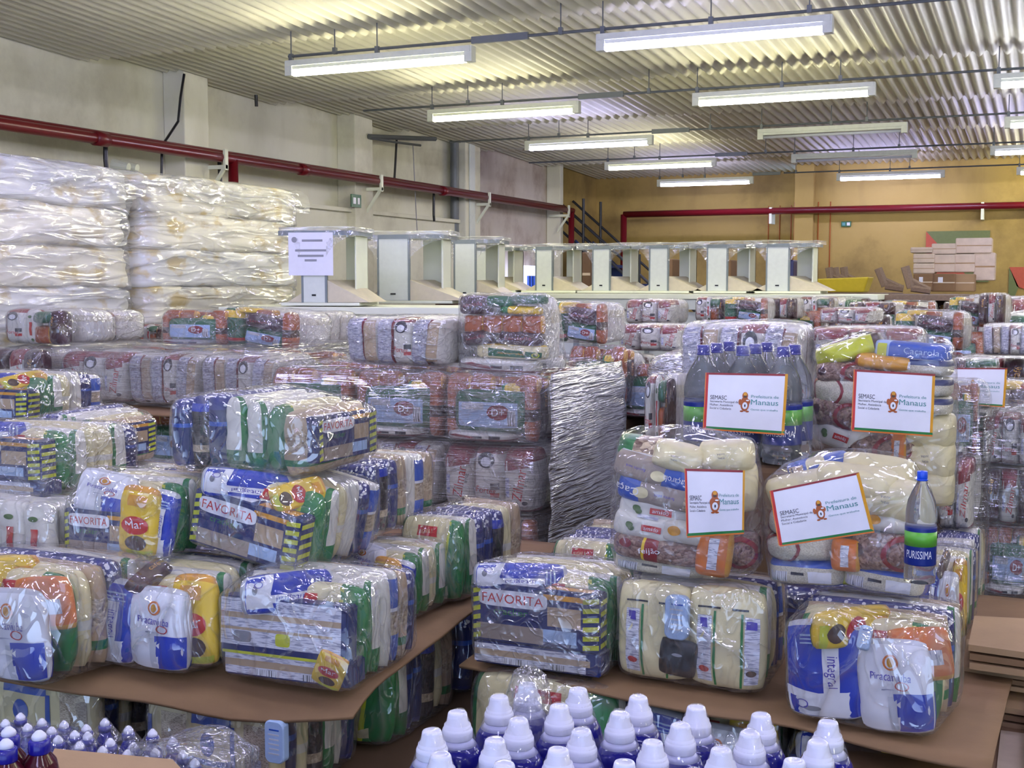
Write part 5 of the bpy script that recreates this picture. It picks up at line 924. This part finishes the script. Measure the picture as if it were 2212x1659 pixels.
# ================================================================== paper notices
def notice(corners, D, label, depth_corners=None):
    """A sheet with coloured border; corners = image corners tl, tr, br, bl laid on the front of the bag"""
    ds = depth_corners or [D]*4
    q = [WD(u, v, d) for (u, v), d in zip(corners, ds)]; c = sum(q, Vector((0, 0, 0)))/4
    t = thing('paper_notice', label, 'paper', c, group='paper notices with the city crest')
    ex = ((q[1]-q[0])+(q[2]-q[3]))/2; ez = ((q[0]-q[3])+(q[1]-q[2]))/2; nrm = ex.cross(ez).normalized(); nrm = nrm if nrm.y < 0 else -nrm
    W = ex.length; H = ez.length
    sd = abs(int(c.x*100)) % 50
    def P(a, b, lay=0):   # a, b in 0..1 from the lower left
        p = (q[3]*(1-a)+q[2]*a)*(1-b)+(q[0]*(1-a)+q[1]*a)*b
        bulge = .006*math.sin(math.pi*a)*math.sin(math.pi*b)+.003*noise.noise((a*3+sd, b*3, 0))
        return p-c+nrm*(bulge+.0006*lay+.001)
    def rect(mb, a0, b0, a1, b1, m, lay, k=10):
        vs = [P(a0+(a1-a0)*i/k, b0+(b1-b0)*j/k, lay) for j in range(k+1) for i in range(k+1)]
        mb.add(vs, [(j*(k+1)+i, j*(k+1)+i+1, (j+1)*(k+1)+i+1, (j+1)*(k+1)+i) for j in range(k) for i in range(k)], m)
    mb = MB(); rect(mb, 0, 0, 1, 1, 'paper', 0); o = mb.done('sheet', t, True)
    mb = MB(); rect(mb, 0, 0, .028, 1, 'red', 1); rect(mb, 0, .965, 1, 1, 'dkred', 1); rect(mb, .965, 0, 1, 1, 'gold', 1); rect(mb, 0, 0, 1, .04, 'green', 1); rect(mb, .0, -.025, 1, .0, 'orange', 1); rect(mb, -.012, 0, .0, 1, 'orange', 1); mb.done('border', o, True)
    mb = MB()
    def txt(s, a, b, h, w, m):
        vs, fs = textmesh(s, h*H, w*W); x0 = min(v[0] for v in vs)
        mb.add([P(a+(x-x0)/W, b+y/H, 2) for x, y in vs], fs, m)
    txt('SEMASC', .06, .565, .075, .20, 'ink'); txt('Secretaria Municipal da', .06, .49, .038, .34, 'ink'); txt('Mulher, Assistência', .06, .43, .038, .28, 'ink'); txt('Social e Cidadania', .06, .37, .038, .26, 'ink')
    mb.done('department_lettering', o); mb = MB()
    txt('Prefeitura de', .56, .60, .05, .34, 'teal'); txt('Manaus', .56, .49, .095, .34, 'teal'); txt('Gente que trabalha', .56, .375, .032, .34, 'teal')
    mb.done('city_lettering', o)
    mb = MB(); cx, cy = .485, .49; asp = W/H
    def ell(x, y, rx, ry, m, lay, k=18): mb.add([P(cx+x+rx*math.cos(2*math.pi*i/k)/asp, cy+y+ry*math.sin(2*math.pi*i/k), lay) for i in range(k)], [tuple(range(k))], m)
    ell(0, -.02, .075, .13, 'brownorange', 2); ell(0, .12, .05, .065, 'brownorange', 2); ell(0, .15, .03, .03, 'gold', 3); ell(.045, .02, .028, .04, 'brownorange', 2); ell(-.06, .01, .028, .05, 'brownorange', 2)
    ell(0, -.05, .046, .06, 'white', 3); ell(0, -.05, .012, .025, 'ink', 4); ell(.03, .04, .028, .012, 'white', 3); ell(-.035, -.15, .03, .015, 'brownorange', 2); ell(.035, -.15, .03, .015, 'brownorange', 2); ell(0, .105, .03, .02, 'darkbrown', 3)
    mb.done('crest', o)
    return t
notice([(1480, 1012), (1609, 1016), (1607, 1150), (1484, 1158)], 2.98, 'notice on the flour bag, the narrowest upright one')
notice([(1664, 1060), (1855, 1020), (1888, 1147), (1684, 1178)], 2.86, 'notice tilted on the bean bag')
notice([(1526, 805), (1702, 808), (1694, 937), (1520, 925)], 3.49, 'notice on the water bottles')
notice([(1846, 798), (2020, 808), (2014, 940), (1840, 928)], 3.52, 'notice on the tall bag')
notice([(2030, 795), (2176, 795), (2170, 878), (2030, 868)], 4.26, 'notice on the orange bale, half hidden by the tall bag')

# ================================================================== bottles
def clearmat(name, col, rough=.05, dens=0):
    m = mat(name, col, rough, var=0, trans=.0); return m
mat('bluecap', '#1a1f8a', .3, var=.03); mat('brightcap', '#1450d8', .3, var=.03); mat('whitecap', '#e4e6f4', .3, var=.02); mat('navyliquid', '#1a1878', .12, var=.03); mat('clearhdpe', '#c9cbe8', .2, var=.03)
mat('bluebottle', '#1d1a8c', .2, var=.04); mat('winebottle', '#4a1020', .12, var=.05); mat('label_blue', '#12287a', .3, var=.03); mat('label_green', '#5fae3a', .3, var=.03)
m = bpy.data.materials.new('water'); nt, N, L, b = nodes(m); b.inputs['Base Color'].default_value = (.93, .96, .97, 1); b.inputs['Roughness'].default_value = .03; b.inputs['Transmission Weight'].default_value = .93; b.inputs['IOR'].default_value = 1.25; MATS['water'] = m
def bottle_meshes(h, r, cap='bluecap'):
    prof = [(r*.8, 0), (r*.98, .01*h), (r, .05*h), (r, .12*h), (r*.96, .14*h), (r, .16*h), (r, .52*h), (r*.95, .54*h), (r, .56*h), (r*.99, .64*h), (r*.86, .74*h), (r*.62, .82*h), (r*.38, .88*h), (r*.27, .92*h), (r*.27, .95*h)]
    a = MB(); a.lathe(prof, 'water', 28); 
    l = MB(); l.lathe([(r*1.01, .17*h), (r*1.015, .18*h), (r*1.015, .5*h), (r*1.01, .51*h)], 'label_blue', 28); l.lathe([(r*1.02, .34*h), (r*1.02, .47*h)], 'label_green', 28)
    vs, fs = textmesh('PURISSIMA', .018, r*1.7); l.add([(math.sin(x/r)*r*1.03, -math.cos(x/r)*r*1.03, .27*h+y) for x, y in vs], fs, 'white')
    c = MB(); c.lathe([(r*.32, .93*h), (r*.34, .935*h), (r*.33, .995*h), (r*.29, h)], cap, 20); c.lathe([(r*.36, .915*h), (r*.36, .93*h)], cap, 20)
    return mesh('bottle_body', a.v, a.f, a.mats, a.m), mesh('label', l.v, l.f, l.mats, l.m), mesh('cap', c.v, c.f, c.mats, c.m)
WB = bottle_meshes(.34, .057)
gw = 'two-litre water bottles wrapped together'
p0 = WD(1517, 990, 3.68); zb = p0.z; ax = Vector((1, 0, 0)); pk = []
base = WD(1517, 990, 3.68)
for r in range(3):
    for c in range(3 if r < 2 else 2):
        pk.append(Vector((base.x+.118*c+.01*r, base.y+.118*r+.0*c, zb)))
nm = ['front row left', 'front row middle', 'front row right', 'second row left', 'second row middle', 'second row right', 'back row left', 'back row right']
for p, n_ in zip(pk, nm):
    t = thing('water_bottle', 'large clear water bottle with dark blue cap, '+n_, 'bottle', p, group=gw); [link(k, me, t) for k, me in zip(('bottle_body', 'label', 'cap'), WB)]
def tent(name, tops, z_lo, r0, m, x0, x1, y0, y1, slope, n=90, skirt=.03):
    """shrink film stretched over bottle tops: hangs off every cap and sags between"""
    vs = []
    for j in range(n+1):
        for i in range(n+1):
            x = x0+(x1-x0)*i/n; y = y0+(y1-y0)*j/n; z = z_lo
            for p in tops:
                d = math.hypot(x-p.x, y-p.y); zz = p.z+.003-(0 if d < r0 else slope*(d-r0)**.85)
                z = max(z, zz)
            vs.append((x, y, z+.003*noise.noise((x*25, y*25, 1))))
    keep = [v[2] > z_lo+.004 for v in vs]
    fs = [(j*(n+1)+i, j*(n+1)+i+1, (j+1)*(n+1)+i+1, (j+1)*(n+1)+i) for j in range(n) for i in range(n)]
    fs = [f for f in fs if all(keep[k] for k in f)]
    c = Vector((x0, y0, z_lo)); me = mesh(name, [Vector(v)-c for v in vs], fs, [m]); bm = bmesh.new(); bm.from_mesh(me)
    bmesh.ops.delete(bm, geom=[v for v in bm.verts if not v.link_faces], context='VERTS')
    bmesh.ops.smooth_vert(bm, verts=bm.verts[:], factor=.5, use_axis_z=True, use_axis_x=False, use_axis_y=False); bm.to_mesh(me); bm.free()
    return link(name, me, loc=c)
tops = [p+Vector((0, 0, .34)) for p in pk]
o = tent('shrink_wrap', tops, zb+.02, .02, 'bottlewrap', base.x-.09, base.x+.34, base.y-.085, base.y+.32, 3.0); tag(o, 'clear shrink film over the large water bottles', 'film')
load(base.x-.08, base.x+.3, base.y-.05, base.y+.4, zb-.005, 'hidden carton under the wrapped water bottles')
WB2 = bottle_meshes(.250, .034, 'brightcap'); p = WD(1986, 1257, 2.74); t = thing('water_bottle', 'single small water bottle with bright blue cap beside the bean bag', 'bottle', p); [link(k, me, t) for k, me in zip(('bottle_body', 'label', 'cap'), WB2)]
# ---- large white-capped bottles, front right
body = MB(); R0 = .038
body.lathe([(R0*.8, -.26), (R0, -.25), (R0, -.085), (R0*.97, -.070), (R0*.87, -.056), (R0*.7, -.045)], 'navyliquid', 24); body.lathe([(R0*.7, -.045), (R0*.52, -.037)], 'clearhdpe', 24)
cap = MB(); cap.lathe([(.0200, -.037), (.0212, -.035), (.0212, -.025), (.0200, -.022), (.0190, -.021), (.0185, -.017), (.0150, -.014), (.0132, -.002), (.0122, 0), (.0100, .0005), (.0095, -.0015)], 'whitecap', 24)
lab = MB(); lab.lathe([(R0*1.01, -.22), (R0*1.012, -.219), (R0*1.012, -.12), (R0*1.01, -.119)], 'label_blue', 24)
BM = [mesh(n_, k.v, k.f, k.mats, k.m) for n_, k in (('bottle_body', body), ('cap', cap), ('label', lab))]
capsA = [(988, 1538, 1), (1120, 1555, 1), (1256, 1578, 1), (1410, 1603, 0), (1558, 1619, 1), (1716, 1643, 0), (1078, 1505, 0), (1208, 1525, 0), (1339, 1541, 0), (1470, 1566, 0), (1620, 1583, 0), (1767, 1603, 0),
         (1249, 1489, 1), (1379, 1506, 1), (1504, 1528, 1), (1644, 1544, 1), (1789, 1560, 1), (933, 1578, 0), (1069, 1598, 0), (1206, 1619, 0), (1349, 1646, 0), (952, 1630, 1), (1089, 1650, 1), (1140, 1478, 2), (1235, 1672, 0), (1500, 1668, 0), (1640, 1690, 0)]
ZT = 1.66; tops = []; rows_ = {}
for i, (u, v, f) in enumerate(capsA):
    p = WZ(u, v, ZT); tops.append(p)
    rw = [(0, 6, 'third row from the back'), (6, 12, 'second row from the back'), (12, 17, 'back row'), (17, 21, 'fourth row from the back'), (21, 23, 'fifth row from the back'), (23, 24, ''), (24, 27, 'row cut by the bottom edge')]
    a_, b_, rn_ = [r for r in rw if r[0] <= i < r[1]][0]
    t = thing('detergent_bottle', 'white-capped navy bottle, %s from the left in the %s' % (['first', 'second', 'third', 'fourth', 'fifth', 'sixth'][i-a_], rn_) if f < 2 else 'navy bottle under a bunched tuft of film at the back left of the pack', 'bottle', p+Vector((0, 0, -.26)), group='navy bottles with white caps')
    for me in BM: link(me.name.split('.')[0], me, t, (0, 0, .26))
xs = [p.x for p in tops]; ys = [p.y for p in tops]
o = tent('shrink_wrap', tops, ZT-.11, .0125, 'bottlewrap', min(xs)-.06, max(xs)+.06, min(ys)-.06, max(ys)+.06, 1.7, n=150); tag(o, 'clear shrink film stretched over the white-capped bottles', 'film')
mb = MB(); mb.box(min(xs)-.03, max(xs)+.03, min(ys)-.03, max(ys)+.03, .0, ZT-.262, 'carddark'); tag(mb.done('support_carton', bevel=.01), 'brown carton stack carrying the white-capped bottles', 'carton')
mb = MB(); vs = []; nn = 22; prof = [(.052, -.115), (.047, -.09), (.040, -.06), (.034, -.035), (.030, -.015), (.024, .002), (.012, .010), (.002, .006)]
for j, (r, z) in enumerate(prof):
    for i in range(nn): a_ = 2*math.pi*i/nn; rr = r*(1+.16*noise.noise((math.cos(a_)*2.5, math.sin(a_)*2.5, z*14))+.08*math.sin(a_*5+z*30)); vs.append((rr*math.cos(a_), rr*math.sin(a_), z+.006*noise.noise((i*.9, j, 2))))
mb.add(vs, [(j*nn+i, j*nn+(i+1) % nn, (j+1)*nn+(i+1) % nn, (j+1)*nn+i) for j in range(len(prof)-1) for i in range(nn)], 'shrink_dense'); me = mesh('film_tuft', mb.v, mb.f, mb.mats, mb.m)
p = WZ(1140, 1475, ZT); tag(link('film_tuft', me, loc=p+Vector((0, 0, .012))), 'bunched knot of clear film over the back bottle', 'film')
# ---- small blue bottles, lower left
body = MB(); body.lathe([(.017, -.15), (.021, -.145), (.021, -.06), (.019, -.045), (.011, -.03), (.010, -.022)], 'bluebottle', 18); body.lathe([(.0125, -.024), (.0125, -.014), (.011, -.013)], 'bluecap', 16)
cap = MB(); cap.lathe([(.009, -.014), (.0095, -.008), (.0085, -.006), (.0035, .0), (.002, .001)], 'whitecap', 14)
BS = [mesh(n_, k.v, k.f, k.mats, k.m) for n_, k in (('bottle_body', body), ('cap', cap))]
capsB = [(11, 1555), (44, 1541), (90, 1553), (59, 1564), (138, 1558), (111, 1571), (186, 1566), (161, 1579), (125, 1590), (189, 1582), (171, 1603), (226, 1553), (277, 1569), (329, 1576), (221, 1613), (275, 1621), (288, 1605), (335, 1618), (373, 1594), (316, 1634), (18, 1574), (80, 1584), (238, 1596), (395, 1622), (420, 1640), (365, 1640), (-20, 1562)]
ZS = 1.39; tops = []
band = lambda v: 'back' if v < 1570 else ('middle' if v < 1600 else 'front')
for u, v in capsB:
    p = WZ(u, v, ZS); tops.append(p); k_ = sum(1 for a, b_ in capsB if band(b_) == band(v) and a < u)
    t = thing('small_bottle', 'small blue bottle with white nozzle, %s from the left in the %s rows' % (['first', 'second', 'third', 'fourth', 'fifth', 'sixth', 'seventh', 'eighth', 'ninth', 'tenth', 'eleventh', 'twelfth'][k_], band(v)), 'bottle', p+Vector((0, 0, -.15)), group='small blue bottles in the lower left pack')
    for me in BS: link(me.name.split('.')[0], me, t, (0, 0, .15))
xs = [p.x for p in tops]; ys = [p.y for p in tops]
o = tent('shrink_wrap', tops, ZS-.05, .006, 'nozzlewrap', min(xs)-.05, max(xs)+.05, min(ys)-.05, max(ys)+.05, .9, n=90); tag(o, 'glossy clear film over the small blue bottles', 'film')
me = wavybox('film_bunch', .20, .14, .10, 'shrink_dense', 9, n=18, amp=.04); p = WZ(440, 1640, 1.36); tag(link('film_bunch', me, loc=p+Vector((.0, 0, -.07))), 'bunched shiny film at the right end of the small blue bottles', 'film')
mb = MB(); mb.box(min(xs)-.03, max(xs)+.03, min(ys)-.03, max(ys)+.02, .0, ZS-.152, 'carddark'); tag(mb.done('support_carton', bevel=.01), 'brown carton stack carrying the small blue bottles', 'carton')
# ---- dark red bottles at the lower left corner and their tray
body = MB(); body.lathe([(.026, -.2), (.031, -.19), (.031, -.07), (.027, -.05), (.017, -.036), (.016, -.03)], 'winebottle', 24)
cap = MB(); cap.lathe([(.018, -.036), (.0185, -.034), (.018, -.015), (.015, -.013)], 'bluebottle', 20); cap.lathe([(.012, -.014), (.0125, -.008), (.011, -.005), (.005, .001), (.002, .002)], 'whitecap', 16)
BW = [mesh(n_, k.v, k.f, k.mats, k.m) for n_, k in (('bottle_body', body), ('cap', cap))]
for (u, v), lb in (((84, 1580), 'right one of the dark red bottles with blue collar in the lower left corner'), ((12, 1598), 'front left dark red bottle with blue collar in the lower left corner'), ((18, 1572), 'rear left dark red bottle with blue collar in the lower left corner')):
    p = WZ(u, v, 1.50); t = thing('softener_bottle', lb, 'bottle', p+Vector((0, 0, -.2)), group='dark red bottles in the lower left corner')
    for me in BW: link(me.name.split('.')[0], me, t, (0, 0, .2))
q = [WZ(118, 1617, 1.40), WZ(372, 1640, 1.40), WZ(470, 1740, 1.40), WZ(60, 1740, 1.40)]
c = sum(q, Vector((0, 0, 0)))/4; vs = [p-c for p in q]+[p-c-Vector((0, 0, .008)) for p in q]
tag(link('cardboard_sheet', mesh('cardboard_sheet', vs, [(0, 1, 2, 3), (7, 6, 5, 4), (0, 4, 5, 1), (1, 5, 6, 2), (2, 6, 7, 3), (3, 7, 4, 0)], ['cardlight'], smooth=False), loc=c), 'tan cardboard flap at the bottom left before the blue bottles', 'cardboard')
